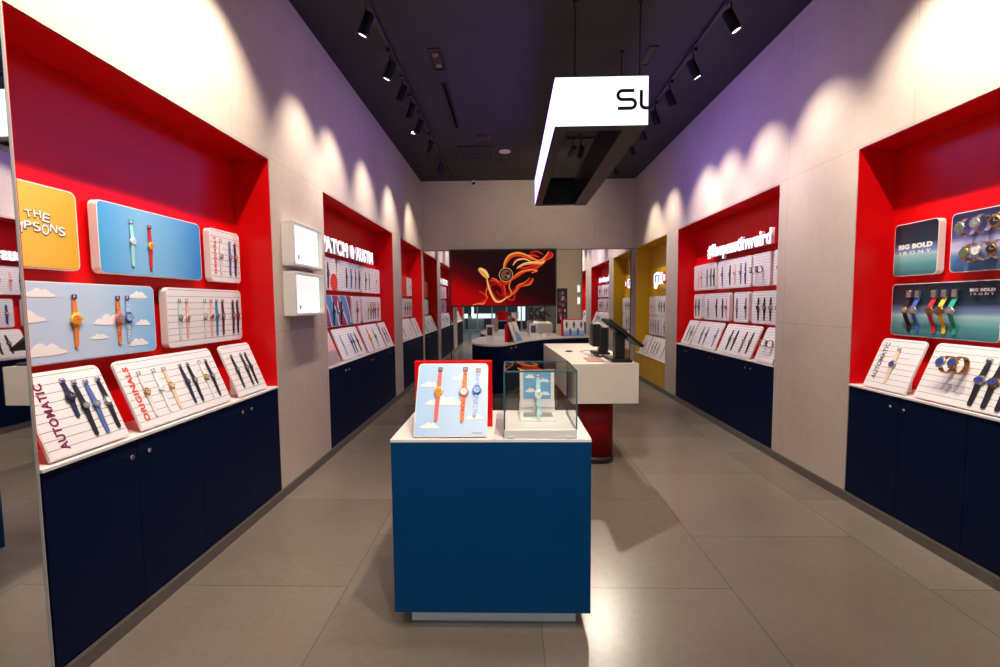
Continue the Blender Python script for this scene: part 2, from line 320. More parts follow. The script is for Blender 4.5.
# ------------------------------------------------------------------ cabinets with doors, worktops
def cabinet(side, y0, y1, mt, label, group, zt=ZW-0.016):
    s = -1 if side == 'l' else 1; X = XL if side == 'l' else XR
    u = (0, 1, 0) if side == 'l' else (0, -1, 0); n = (-s, 0, 0)
    w = y1-y0; t = thing('cabinet', label, 'cabinet', frame((X, (y0+y1)/2, 0), u, (0, 0, 1), n), group)   # local x along wall, y up, z out
    b = MB(); b.box(-w/2, 0.09, -ND+0.002, w/2, zt, -0.022); b.build('body', mt, t)
    b = MB(); b.box(-w/2, 0, -ND+0.03, w/2, 0.09, -0.06); b.build('plinth', M['base'], t)
    for k in (-1, 1):
        d = MB(); x0, x1 = (-w/2+0.0015, -0.0015) if k < 0 else (0.0015, w/2-0.0015)
        d.box(x0, 0.078, -0.021, x1, zt-0.002, -0.001, 0, 0.001); do = d.build('door', mt, t)
        kx = k*0.05; d = MB(); d.lathe([(0.0045, 0), (0.0045, 0.012), (0.011, 0.014), (0.0115, 0.022), (0.008, 0.0245)], 14, 0, T(kx, zt-0.068, -0.002)); d.build('knob', M['chrome'], do)
def worktop(side, y0, y1, mt, label, z=ZW):
    X = XL if side == 'l' else XR; b = MB()
    x0, x1 = (X-ND+0.001, X+0.006) if side == 'l' else (X-0.006, X+ND-0.001)
    b.box(x0, y0+0.007, z-0.014, x1, y1-0.007, z, 0, 0.001); tag(b.build('worktop', mt), label, 'worktop')
def cabs(side, ys, mt, names, where, zt=ZW-0.016):
    for i in range(len(ys)-1): cabinet(side, ys[i], ys[i+1], mt, f'{names} two-door cabinet, {["nearest","second","third"][i]} of those {where}', f'{names} cabinets {where}', zt)
cabs('l', [1.608, 2.468, 3.327], M['navy'], 'navy', 'under the near left red niche')
cabs('l', [4.293, 5.19, 6.02, 6.792], M['navy'], 'navy', 'under the middle left red niche')
cabs('l', [7.308, 8.165, 9.022], M['navy'], 'navy', 'under the farthest left red niche')
cabs('r', [1.608, 2.468, 3.327], M['navy'], 'navy', 'under the near right red niche')
cabs('r', [4.278, 5.14, 5.98, 6.772], M['navy'], 'navy', 'under the right niche with the hashtag')
cabs('r', [7.268, 8.12, 8.972], M['yellow'], 'low yellow', 'in the yellow niche', 0.501)
worktop('l', *NICHE_L[0], M['white'], 'white worktop over the navy cabinets of the near left niche')
worktop('l', *NICHE_L[1], M['white'], 'white worktop over the navy cabinets of the middle left niche')
worktop('l', *NICHE_L[2], M['white'], 'white worktop over the cabinets of the farthest left niche')
worktop('r', *NICHE_R[0], M['white'], 'white worktop over the navy cabinets of the near right niche')
worktop('r', *NICHE_R[1], M['white'], 'white worktop over the cabinets below the hashtag letters')
worktop('r', *NICHE_R[2], M['cream'], 'low pale worktop on the yellow cabinets', 0.517)

# ------------------------------------------------------------------ wristwatches
PAL = {'sage': (0.10, 0.17, 0.10), 'black': (0.012, 0.012, 0.014), 'navy': (0.012, 0.02, 0.07), 'blue': (0.03, 0.13, 0.42), 'denim': (0.08, 0.14, 0.38), 'white': (0.80, 0.78, 0.78), 'pink': (0.80, 0.42, 0.40),
       'teal': (0.02, 0.22, 0.42), 'red': (0.62, 0.02, 0.02), 'orange': (0.78, 0.22, 0.03), 'coral': (0.72, 0.14, 0.12), 'aqua': (0.35, 0.72, 0.74), 'paleblue': (0.30, 0.48, 0.78), 'plum': (0.08, 0.02, 0.06),
       'cream': (0.75, 0.58, 0.38), 'gold': (0.55, 0.36, 0.12), 'grey': (0.22, 0.22, 0.24), 'green': (0.02, 0.38, 0.28), 'yellow': (0.85, 0.55, 0.04), 'mint': (0.55, 0.74, 0.68), 'brown': (0.14, 0.06, 0.03),
       'magenta': (0.45, 0.02, 0.10), 'royal': (0.05, 0.12, 0.50), 'purple': (0.16, 0.07, 0.30), 'silver': (0.55, 0.55, 0.56), 'bronze': (0.42, 0.22, 0.09), 'clear': (0.74, 0.72, 0.70), 'indigo': (0.035, 0.055, 0.27)}
WORD = {'paleblue': 'pale blue', 'mint': 'mint green', 'denim': 'denim blue', 'clear': 'clear', 'royal': 'royal blue'}
_wm = {}
def wmat(c, metal=False):
    k = (c, metal)
    if k not in _wm: _wm[k] = mat('watch_'+c+('_metal' if metal else ''), PAL[c], 0.25 if metal else 0.45, metal=0.85 if metal else 0.0)
    return _wm[k]
def wpat(c1, c2):
    k = (c1, c2)
    if k not in _wm:
        m = mat('watch_pattern_'+c1+'_'+c2, PAL[c1], 0.45); N = NT(m); v, s = N.xyz(); vo = N.n('ShaderNodeTexVoronoi'); vo.inputs['Scale'].default_value = 95; N.l(v, vo.inputs['Vector'])
        N.l(N.mix(N.math('LESS_THAN', vo.outputs['Distance'], 0.36), PAL[c1], PAL[c2]), N.p.inputs['Base Color']); _wm[k] = m
    return _wm[k]
_md = {}
def wmesh(key, fn, m):
    k = (key, m.name)
    if k not in _md: _md[k] = fn().mesh(key[0], m)
    return _md[k]
def watch(Mx, strap, case, dial, label, group=None, L=0.235, r=0.0175, far=False, loop=False, scale=None, block=False, buckle='silver', pattern=None, metalcase=False, bulge=0.008):
    if scale: Mx = Mx @ Matrix.Diagonal((scale[0], scale[1], scale[2], 1))
    if far and not loop: Mx = Mx @ Matrix.Diagonal((1.35, 1.05, 1.15, 1))
    t = thing('wristwatch', label, 'watch', Mx, group)
    sm = wpat(strap, pattern) if pattern else wmat(strap, strap in ('silver', 'bronze', 'gold') and loop)
    cm = wmat(case, metalcase or case in ('silver', 'gold', 'bronze')); dm = wmat(dial); n = 12 if far else 20
    if loop:      # closed round a holder: a bracelet ring standing off the panel, dial at the front
        def ring():
            m = MB(); R1, R2 = 0.030, 0.036
            prof = [(R2*math.sin(a), 0.040+R1*math.cos(a)) for a in [math.radians(28+k*(304/18)) for k in range(19)]]
            return m.strip(prof, 0.020, 0.020, 0.004)
        link('strap', wmesh(('strap', 'loop'), ring, sm), t)
        z = 0.072
    else:
        a = L*0.44; q = L*0.56
        up = lambda: MB().strip([(r*0.75, bulge), (a*0.35, bulge*0.7), (a*0.7, 0.004), (a, 0.004)], 0.0215, 0.0185, 0.0026)
        dn = lambda: MB().strip([(-r*0.75, bulge), (-q*0.35, bulge*0.7), (-q*0.7, 0.0035), (-q*0.93, 0.0035), (-q, 0.0035)], 0.0215, 0.0155, 0.0026)
        link('strap', wmesh(('strap', 'up', L, r, bulge), up, sm), t); link('strap', wmesh(('strap', 'dn', L, r, bulge), dn, sm), t)
        if not far:
            bk = lambda: MB().box(-0.0105, a-0.010, 0.0055, 0.0105, a-0.007, 0.0085).box(-0.0105, a+0.006, 0.003, 0.0105, a+0.009, 0.0075).box(-0.0105, a-0.010, 0.003, -0.008, a+0.009, 0.0075).box(0.008, a-0.010, 0.003, 0.0105, a+0.009, 0.0075)
            link('buckle', wmesh(('buckle', L), bk, wmat(buckle, True)), t)
        z = bulge-0.003
        if block: link('holder_block', wmesh(('holder_block', L), lambda: MB().box(-0.011, a-0.030, 0.0, 0.011, a+0.012, 0.016, 0, 0.002), wmat('silver', True)), t)
    cs = lambda: MB().lathe([(r*0.86, z), (r, z+0.002), (r, z+0.0065), (r*0.9, z+0.0085)], n).box(-r*0.55, -r*1.18, z+0.0005, r*0.55, r*1.18, z+0.006, 0, 0.001)
    co = link('case', wmesh(('case', r, z, n), cs, cm), t)
    link('dial', wmesh(('dial', r, z, n), lambda: MB().lathe([(r*0.74, z+0.008), (r*0.74, z+0.0094)], n), dm), co)
    if not far:
        link('crown', wmesh(('crown', r, z), lambda: MB().cyl((r*0.95, 0, z+0.004), (r*1.2, 0, z+0.004), 0.0022, n=8), wmat('silver', True)), co)
        hc = 'white' if dial in ('black', 'navy', 'teal', 'denim', 'plum', 'royal', 'grey', 'red', 'blue') else 'black'
        link('hands', wmesh(('hands', r, z), lambda: MB().box(-0.0006, -0.001, z+0.0094, 0.0006, r*0.5, z+0.0098).box(-0.001, -0.0006, z+0.0094, r*0.6, 0.0006, z+0.0098), wmat(hc)), co)
    return t
# ------------------------------------------------------------------ display panels
ORD = ['first', 'second', 'third', 'fourth', 'fifth', 'sixth', 'seventh', 'eighth']
def cloud(b, cx, cy, w, h, z, mi):
    P = []
    for k in range(25):
        q = k/24; P.append((cx+w*(q-0.5), cy+h*max(0.02, (math.sin(math.pi*q)**0.8)*(0.62+0.38*abs(math.sin(q*math.pi*3.3+0.6))))*0.9))
    b.prism(P+[(cx+w*0.3, cy-h*0.10), (cx-w*0.3, cy-h*0.10)], z-0.001, z+0.0006, mi)
def panel(Mx, w, h, face, label, group, thick=0.044, text=None, bouncy=None, clouds=None, r=0.03, stand=True, easel=False):
    t = thing('watch_display', label, 'watch display', Mx, group)          # origin: centre of the printed face
    b = MB(); rb = 0.004 if easel or not stand else None; b.rrect(0, 0, w, h, r, -thick, -0.0015, rb=rb); b.build('board', M['board'], t)
    b = MB(); b.rrect(0, 0, w-0.010, h-0.010, r-0.005, -0.003, 0.0, rb=rb and 0.002)
    for c in clouds or []: cloud(b, *c, 0.0006, 1)
    b.build('printed_face', [M[face], M['cloud']], t)
    if stand:
        b = MB()
        for sx in (-w*0.3, w*0.3): b.cyl((sx, 0, -ND+0.2085), (sx, 0, -thick), 0.02, n=12)
        b.build('standoff', M['board'], t)
    if easel:
        b = MB(); d = 0.10
        b.add([(-w*0.30, -h*0.47, -thick), (-w*0.30, h*0.25, -thick), (-w*0.30, -h*0.47+0.03, -d), (w*0.30, -h*0.47, -thick), (w*0.30, h*0.25, -thick), (w*0.30, -h*0.47+0.03, -d)],
              [[0, 1, 2], [5, 4, 3], [0, 3, 4, 1], [1, 4, 5, 2], [2, 5, 3, 0]]); b.build('easel_wedge', M['board'], t)
    for (body, mt, cx, cy, W, H, rot, off) in text or []:
        me = fit_text(text_mesh(body, 0.1, 0.0012, off, 1.08, mat=M[mt]), W, H)
        link('lettering', me, t, T(cx, cy, 0.0008) @ Matrix.Rotation(rot, 4, 'Z'))
    if 'red disc' in label: MB().prism([(0.30+0.10*math.cos(a), -0.09+0.10*math.sin(a)) for a in [k*math.pi/14 for k in range(28)] if True], 0.0, 0.001).build('red_disc', M['redprint'], t)
    for (body, cx, cy, W_, H_) in bouncy or []:      # hand-drawn looking capitals with a dark outline
        n = len(body)
        for mt, off, grow, z, dx in (('darktxt', 0.004, 1.10, 0.0008, 0.0015), ('whitetxt', 0.001, 1.0, 0.0022, 0.0)):
            b = MB()
            for i, ch in enumerate(body):
                me = fit_text(text_mesh(ch, 0.1, 0.0012, off, 1.0), (W_/n)*(0.42 if ch == 'I' else 0.86)*grow, H_*(0.85+0.25*((i*7) % 3)/2)*grow)
                b.add([v.co.copy() for v in me.vertices], [list(p.vertices) for p in me.polygons], 0, T(cx+(i-(n-1)/2)*W_/n+dx, cy-dx+0.006*math.sin(i*2.3), z) @ Matrix.Rotation(0.14*math.sin(i*1.7+1), 4, 'Z')); bpy.data.meshes.remove(me)
            b.build('lettering', M[mt], t)
    return t
LEAN = math.radians(22); SL = 0.366
def flat_frame(side, yc, zc):
    return frame((XL-0.207, yc, zc), (0, 1, 0), (0, 0, 1), (1, 0, 0)) if side == 'l' else frame((XR+0.207, yc, zc), (0, -1, 0), (0, 0, 1), (-1, 0, 0))
def lean_frame(side, yc, z0=ZW):
    s, c = math.sin(LEAN), math.cos(LEAN); zc = z0+0.004+SL/2*c+0.016*s
    return frame((XL-0.014-SL/2*s, yc, zc), (0, 1, 0), (-s, 0, c), (c, 0, s)) if side == 'l' else frame((XR+0.014+SL/2*s, yc, zc), (0, -1, 0), (s, 0, c), (-c, 0, s))
ROWZ = {'top': (1.666, 2.023), 'mid': (1.255, 1.612), 'low': (0.890, 1.245)}
ROWW = {'top': 'top row', 'mid': 'middle row', 'slant': 'leaning row', 'low': 'lower row'}
def show(side, place, row, y0, y1, face, desc, watches, pref, far=False, base=ZW, **kw):
    """one panel and the watches on it; watches = [(y, dict)] with y along the wall"""
    yc, w = (y0+y1)/2, y1-y0
    if row == 'slant': Mx = lean_frame(side, yc, base); h = SL; kw.update(thick=0.014, stand=False, easel=True)
    else: z0, z1 = ROWZ[row]; Mx = flat_frame(side, yc, (z0+z1)/2); h = z1-z0
    panel(Mx, w, h, face, f'{desc}, {ROWW[row]}, {place}', f'watch displays of the {place}', **kw)
    ws = sorted(watches, key=lambda q: q[0] if side == 'l' else -q[0]); N = len(ws)
    for i, (y, d) in enumerate(ws):
        d = dict(d); u = (y-yc) if side == 'l' else (yc-y); v = d.pop('v', 0.0); rot = d.pop('rot', 0.0)
        sw = WORD.get(d['strap'], d['strap']); look = d.pop('look', None) or (f'{sw} bracelet watch' if d.get('loop') else f'{sw} strap watch' if far else f'{sw} strap watch with {WORD.get(d["dial"], d["dial"])} dial')
        pos = 'alone' if N == 1 else f'{ORD[i]} from left'
        watch(Mx @ T(u, v, 0.0007) @ Matrix.Rotation(rot, 4, 'Z'), label=f'{look} of the {pref}' if ' row' in look else f'{look}, {pos} on {pref}', group=f'watches on {pref}', far=far, **d)
W = lambda strap, case=None, dial='black', **k: dict(strap=strap, case=case or strap, dial=dial, **k)
NLn, MLn, FLn, NRn, MRn, FRn = 'near left niche', 'capital letters niche', 'farthest left niche', 'near right niche', 'hashtag niche', 'yellow niche'
UP = math.pi/2
# --- near left niche
show('l', NLn, 'top', 1.640, 2.032, 'yprint', 'yellow panel with white cartoonish lettering', [], '', bouncy=[('THE', 0.020, 0.046, 0.105, 0.034), ('SIMPSONS', -0.004, -0.006, 0.28, 0.040)])
show('l', NLn, 'top', 2.132, 2.848, 'sky', 'bright blue panel with two watches', [(2.320, W('aqua', 'white', 'mint', buckle='white', look='aqua see-through strap watch')), (2.437, W('red', 'yellow', 'orange', buckle='red', look='red strap watch with yellow case', v=-0.01))], 'the bright blue panel')
show('l', NLn, 'top', 2.940, 3.262, 'ruled', 'white ORIGINALS panel', [(3.040, W('clear', 'pink', 'grey')), (3.138, W('denim', 'denim', 'coral')), (3.198, W('navy', 'navy', 'coral'))], 'the small top ORIGINALS panel', text=[('ORIGINALS', 'orangetxt', -0.115, 0.0, 0.25, 0.026, UP, 0.003)])
show('l', NLn, 'mid', 1.640, 2.447, 'skyc', 'pale sky panel with clouds', [(1.985, W('orange', 'yellow', 'orange', buckle='indigo', look='orange strap watch with yellow case', r=0.026, v=0.012)), (2.210, W('orange', 'coral', 'grey', pattern='red', buckle='indigo', look='red and orange patterned strap watch', r=0.0245, v=0.010)), (2.266, W('paleblue', 'indigo', 'paleblue', pattern='white', buckle='red', look='pale blue see-through strap watch', r=0.0235, v=0.012))],
     'the cloud panel in left niche', clouds=[(-0.20, 0.115, 0.13, 0.040), (-0.29, 0.01, 0.22, 0.060), (-0.20, -0.135, 0.20, 0.058), (0.06, -0.085, 0.10, 0.026), (0.12, -0.015, 0.17, 0.055), (0.30, 0.115, 0.12, 0.040), (0.32, -0.03, 0.10, 0.034), (0.28, -0.135, 0.14, 0.040)])
show('l', NLn, 'mid', 2.536, 3.250, 'ruled', 'wide white ruled panel of eight watches', [(2.630, W('mint', 'grey', 'grey')), (2.690, W('pink', 'pink', 'grey')), (2.850, W('clear', 'silver', 'silver')), (2.910, W('pink', 'pink', 'brown')), (2.966, W('teal', 'teal', 'purple')), (3.030, W('plum', 'plum', 'grey')), (3.143, W('navy', 'navy', 'coral')), (3.195, W('navy', 'black', 'magenta'))], 'the wide ruled near-left panel')
show('l', NLn, 'slant', 1.660, 2.020, 'ruled', 'leaning white AUTOMATIC panel', [(1.832, W('navy', 'black', 'navy', look='chunky black and navy watch', L=0.17, r=0.021, v=0.058)), (1.874, W('black', 'black', 'grey', v=0.004, L=0.25)), (1.925, W('denim', 'denim', 'grey', L=0.25)), (1.985, W('black', 'silver', 'white', L=0.245, v=0.005))], 'left AUTOMATIC panel', text=[('AUTOMATIC', 'plumtxt', -0.108, -0.008, 0.29, 0.034, UP, 0.003)])
show('l', NLn, 'slant', 2.095, 2.790, 'ruled', 'leaning white ORIGINALS panel', [(2.205, W('clear', 'gold', 'gold', look='clear strap watch with gold case')), (2.300, W('white', 'white', 'white')), (2.370, W('cream', 'gold', 'cream')), (2.490, W('navy', 'navy', 'black')), (2.550, W('black', 'black', 'grey')), (2.650, W('white', 'gold', 'gold', look='white strap watch with gold case')), (2.705, W('black', 'black', 'grey'))], 'leaning ORIGINALS panel', text=[('ORIGINALS', 'orangetxt', -0.295, 0.0, 0.29, 0.032, UP, 0.004)])
show('l', NLn, 'slant', 2.880, 3.215, 'ruled', 'small leaning white ruled panel', [(2.960, W('black', 'black', 'grey')), (3.066, W('black', 'black', 'grey')), (3.118, W('black', 'black', 'black'))], 'small leaning panel, near left')
# --- middle left niche
show('l', MLn, 'top', 4.335, 5.075, 'ruled2', 'white ruled panel with red disc', [(4.839, W('black', 'black', 'grey', L=0.27, r=0.022))], 'the leftmost top panel below the capitals', far=True)
show('l', MLn, 'top', 5.115, 5.905, 'ruled2', 'white ruled panel of four dark watches', [(5.388, W('black', 'black', 'grey')), (5.545, W('indigo', 'denim', 'denim')), (5.704, W('grey', 'black', 'white')), (5.842, W('black', 'black', 'grey'))], 'the second top panel below the capitals', far=True)
show('l', MLn, 'top', 5.945, 6.780, 'ruled2', 'white ruled panel right of the others', [(6.107, W('grey', 'black', 'grey')), (6.260, W('grey', 'grey', 'white')), (6.590, W('clear', 'silver', 'white'))], 'the rightmost top panel below the capitals', far=True)
show('l', MLn, 'mid', 4.335, 5.520, 'artprint', 'blue white and red abstract panel', [(4.969, W('black', 'black', 'black', L=0.27, r=0.023)), (5.086, W('white', 'green', 'white', L=0.27, r=0.022)), (5.194, W('black', 'purple', 'black', L=0.27, r=0.023))], 'the blue abstract panel', far=True)
show('l', MLn, 'mid', 5.575, 5.865, 'ruled2', 'narrow white ruled panel', [(5.728, W('magenta', 'magenta', 'purple', L=0.26, r=0.03))], 'the narrow panel beside abstract panel', far=True)
show('l', MLn, 'mid', 5.960, 6.790, 'ruled2', 'wide white ruled panel', [(6.180, W('gold', 'gold', 'cream')), (6.299, W('black', 'black', 'gold')), (6.406, W('brown', 'gold', 'black')), (6.493, W('black', 'black', 'grey')), (6.642, W('magenta', 'red', 'black'))], 'the right middle panel under the capitals', far=True)
show('l', MLn, 'slant', 4.335, 4.660, 'pinkprint', 'leaning pink and grey panel', [], '')
show('l', MLn, 'slant', 4.740, 5.500, 'ruled2', 'leaning white panel left of orange watch', [(4.886, W('paleblue', 'paleblue', 'white')), (5.141, W('denim', 'royal', 'denim')), (5.217, W('purple', 'purple', 'grey')), (5.345, W('black', 'black', 'grey'))], 'left leaning panel below abstract panel', far=True)
show('l', MLn, 'slant', 5.590, 6.340, 'ruled2', 'leaning white panel with orange and green watches', [(5.830, W('orange', 'orange', 'yellow', L=0.28, r=0.036)), (6.064, W('green', 'green', 'teal', L=0.26, r=0.03))], 'the leaning panel of bright watches', far=True)
show('l', MLn, 'slant', 6.420, 6.770, 'ruled2', 'last leaning white panel', [(6.510, W('black', 'black', 'grey')), (6.62, W('grey', 'grey', 'white'))], 'last leaning panel under the capitals', far=True)
# --- far left niche
show('l', FLn, 'top', 7.36, 8.54, 'redprint', 'plain red panel', [], '')
show('l', FLn, 'top', 8.59, 8.99, 'ruled2', 'white panel beside the red panel', [(8.80, W('clear', 'silver', 'white'))], 'panel beside the red panel', far=True)
show('l', FLn, 'mid', 7.36, 8.99, 'ruled2', 'long white panel of dark watches', [(8.36, W('black', 'black', 'grey', r=0.022)), (8.54, W('black', 'black', 'grey', r=0.022)), (8.70, W('grey', 'black', 'grey', r=0.022)), (8.86, W('black', 'black', 'white'))], 'long panel in farthest left niche', far=True)
show('l', FLn, 'slant', 7.36, 8.46, 'ruled2', 'wider leaning white panel', [(7.66, W('grey', 'grey', 'white')), (8.2, W('silver', 'silver', 'white'))], 'wider leaning panel, farthest left niche', far=True)
show('l', FLn, 'slant', 8.56, 8.99, 'ruled2', 'narrower leaning white panel', [(8.75, W('grey', 'grey', 'white'))], 'narrower leaning panel, farthest left niche', far=True)
# --- near right niche
BB = lambda cx, cy, w: [('BIG BOLD', 'whitetxt', cx, cy+0.014*w/0.25, w, 0.034*w/0.25, 0, 0.006), ('I R O N Y', 'whitetxt', cx, cy-0.028*w/0.25, w*0.92, 0.024*w/0.25, 0, 0.001)]
show('r', NRn, 'top', 2.918, 3.243, 'irony', 'square dark teal BIG BOLD panel', [], '', text=BB(0.0, 0.005, 0.25))
show('r', NRn, 'top', 2.110, 2.838, 'irony2', 'violet streaked panel of metal watches', [(2.690, W('silver', 'silver', 'sage', loop=True, scale=(1.4, 1.4, 1.25), r=0.022, v=0.075, look='silver bracelet watch with green dial in the upper row')), (2.605, W('silver', 'silver', 'grey', loop=True, scale=(1.4, 1.4, 1.25), r=0.022, v=0.085, look='silver bracelet watch with grey dial in the upper row')), (2.50, W('silver', 'gold', 'black', loop=True, scale=(1.4, 1.4, 1.25), r=0.022, v=0.08, look='silver bracelet watch with gold case in the upper row')),
      (2.655, W('bronze', 'gold', 'sage', loop=True, scale=(1.4, 1.4, 1.25), r=0.021, v=-0.075, look='bronze bracelet watch with green dial in the lower row')), (2.590, W('silver', 'silver', 'white', loop=True, scale=(1.4, 1.4, 1.25), r=0.021, v=-0.07, look='silver bracelet watch with white dial in the lower row')), (2.51, W('silver', 'bronze', 'black', loop=True, scale=(1.4, 1.4, 1.25), r=0.021, v=-0.07, look='silver bracelet watch with bronze case in the lower row'))], 'violet panel')
show('r', NRn, 'mid', 2.528, 3.240, 'irony', 'teal streaked panel of five colourful watches', [(3.093, W('black', 'bronze', 'grey', r=0.020, bulge=0.03, L=0.235, scale=(1.5, 1.12, 1.2), block=True)), (3.030, W('royal', 'silver', 'grey', r=0.020, bulge=0.03, L=0.235, scale=(1.5, 1.12, 1.2), block=True)), (2.914, W('red', 'bronze', 'brown', r=0.020, bulge=0.03, L=0.235, scale=(1.5, 1.12, 1.2), block=True)), (2.846, W('yellow', 'bronze', 'brown', r=0.020, bulge=0.03, L=0.235, scale=(1.5, 1.12, 1.2), block=True)), (2.780, W('green', 'silver', 'grey', r=0.020, bulge=0.03, L=0.235, scale=(1.5, 1.12, 1.2), block=True))], 'the teal streaked panel', text=BB(0.25, 0.115, 0.14))
show('r', NRn, 'slant', 2.885, 3.222, 'ruled', 'leaning white AUTOMATIC panel', [(3.055, W('cream', 'silver', 'indigo', L=0.225, r=0.02, scale=(1.25, 1.1, 1.1), look='cream strap watch with indigo dial'))], 'the right AUTOMATIC panel', text=[('AUTOMATIC', 'greytxt', -0.112, 0.015, 0.27, 0.034, UP, 0.003)])
show('r', NRn, 'slant', 2.090, 2.822, 'ruled', 'wide leaning white panel at frame edge', [(2.650, W('bronze', 'silver', 'indigo', loop=True, scale=(1.4, 1.4, 1.25), r=0.021, v=0.04)), (2.580, W('bronze', 'gold', 'indigo', look='bronze bracelet watch with gold case', loop=True, scale=(1.4, 1.4, 1.25), r=0.021, v=0.045)), (2.485, W('black', 'silver', 'indigo', r=0.020, v=-0.012, L=0.235, scale=(1.5, 1.15, 1.2))), (2.415, W('black', 'bronze', 'indigo', r=0.020, v=-0.012, L=0.235, scale=(1.5, 1.15, 1.2))), (2.345, W('black', 'silver', 'indigo', r=0.020, v=-0.012, L=0.235, scale=(1.5, 1.15, 1.2))), (2.20, W('navy', 'silver', 'navy', r=0.02))], 'wide leaning panel, near right')
# --- hashtag niche
show('r', MRn, 'top', 5.970, 6.675, 'ruled2', 'white panel under the hash sign', [(6.504, W('pink', 'pink', 'white')), (6.403, W('pink', 'pink', 'grey')), (6.225, W('grey', 'grey', 'white')), (6.110, W('black', 'black', 'grey')), (6.020, W('black', 'black', 'black'))], 'top left panel below hashtag', far=True)
show('r', MRn, 'top', 5.115, 5.912, 'ruled2', 'widest white ruled panel', [(5.790, W('grey', 'brown', 'grey')), (5.590, W('black', 'black', 'grey')), (5.470, W('pink', 'pink', 'grey')), (5.335, W('grey', 'purple', 'grey')), (5.230, W('purple', 'grey', 'white'))], 'widest top panel below hashtag', far=True)
show('r', MRn, 'top', 4.745, 5.075, 'ruled2', 'white panel of two chunky watches', [(4.985, W('grey', 'black', 'silver', loop=True, r=0.028)), (4.868, W('brown', 'black', 'grey', loop=True, r=0.028))], 'panel of chunky watches below hashtag', far=True)
show('r', MRn, 'top', 4.325, 4.690, 'ruled2', 'rightmost white panel', [(4.590, W('black', 'black', 'grey', r=0.02))], 'top right panel below hashtag', far=True)
show('r', MRn, 'mid', 6.405, 6.655, 'ruled2', 'narrow white panel at the far end', [(6.580, W('black', 'black', 'grey', r=0.022)), (6.475, W('black', 'plum', 'grey', r=0.022))], 'middle far narrow panel below hashtag', far=True)
show('r', MRn, 'mid', 5.595, 6.320, 'ruled2', 'wide white panel of four watches', [(6.180, W('grey', 'grey', 'white')), (5.925, W('black', 'black', 'grey')), (5.760, W('black', 'plum', 'grey')), (5.670, W('pink', 'purple', 'grey'))], 'middle wide panel below hashtag', far=True)
show('r', MRn, 'mid', 5.150, 5.485, 'ruled2', 'narrow white panel with gold and blue watch', [(5.400, W('indigo', 'gold', 'gold', look='gold and indigo watch')), (5.200, W('grey', 'brown', 'black'))], 'middle panel with gold watch below hashtag', far=True)
show('r', MRn, 'mid', 4.330, 5.078, 'ruled2', 'white panel of large black watches', [(4.940, W('black', 'grey', 'black', r=0.024)), (4.825, W('black', 'black', 'grey', r=0.024)), (4.710, W('black', 'grey', 'grey', r=0.024)), (4.585, W('black', 'black', 'grey', r=0.024))], 'middle panel of black watches below hashtag', far=True)
show('r', MRn, 'slant', 6.335, 6.650, 'ruled2', 'narrow leaning white panel', [(6.520, W('grey', 'grey', 'white')), (6.410, W('grey', 'black', 'grey'))], 'narrow leaning panel below hashtag', far=True)
show('r', MRn, 'slant', 5.570, 6.295, 'ruled2', 'wide leaning white panel', [(6.060, W('grey', 'grey', 'grey')), (5.930, W('grey', 'plum', 'grey')), (5.660, W('grey', 'purple', 'grey'))], 'wide leaning panel below hashtag', far=True)
show('r', MRn, 'slant', 4.740, 5.490, 'ruled2', 'leaning white panel of four straps', [(5.290, W('black', 'black', 'grey', r=0.021)), (5.175, W('black', 'navy', 'grey', r=0.021)), (4.985, W('brown', 'pink', 'brown')), (4.850, W('black', 'brown', 'grey'))], 'leaning panel of four straps below hashtag', far=True)
show('r', MRn, 'slant', 4.335, 4.655, 'ruled2', 'leaning white panel of bracelet watches', [(4.545, W('silver', 'grey', 'black', loop=True, r=0.022)), (4.430, W('grey', 'grey', 'black', loop=True, r=0.022))], 'leaning panel of bracelets below hashtag', far=True)
# --- yellow niche (lower, with low cabinets)
show('r', FRn, 'mid', 8.370, 8.780, 'ruled2', 'small white panel left', [(8.60, W('pink', 'coral', 'red', r=0.02)), (8.48, W('pink', 'pink', 'white'))], 'upper left panel, yellow niche', far=True)
show('r', FRn, 'mid', 7.330, 8.310, 'ruled2', 'wide white panel', [(8.18, W('black', 'black', 'grey', L=0.19, r=0.022)), (8.05, W('navy', 'black', 'grey', L=0.19, r=0.022)), (7.92, W('black', 'black', 'grey', L=0.19, r=0.022)), (7.79, W('grey', 'black', 'grey', L=0.19, r=0.022)), (7.66, W('black', 'black', 'grey', L=0.19, r=0.022))], 'upper wide panel, yellow niche', far=True)
show('r', FRn, 'low', 8.090, 8.780, 'ruled2', 'white panel left', [(8.64, W('purple', 'grey', 'grey')), (8.50, W('grey', 'brown', 'grey')), (8.36, W('purple', 'grey', 'white')), (8.22, W('brown', 'grey', 'grey'))], 'lower left panel, yellow niche', far=True)
show('r', FRn, 'low', 7.330, 8.040, 'ruled2', 'white panel right', [(7.90, W('grey', 'purple', 'grey')), (7.75, W('magenta', 'purple', 'grey'))], 'lower right panel, yellow niche', far=True)
show('r', FRn, 'slant', 8.375, 8.800, 'ruled2', 'narrow leaning white panel', [(8.62, W('pink', 'coral', 'white')), (8.50, W('orange', 'orange', 'white'))], 'narrow leaning panel, yellow niche', far=True, base=0.517)
show('r', FRn, 'slant', 7.590, 8.310, 'ruled2', 'wide leaning white panel', [(8.12, W('grey', 'purple', 'grey')), (7.97, W('brown', 'grey', 'grey')), (7.82, W('grey', 'grey', 'white'))], 'wide leaning panel, yellow niche', far=True, base=0.517)
show('r', FRn, 'slant', 7.310, 7.540, 'ruled2', 'last leaning white panel', [], '', base=0.517)

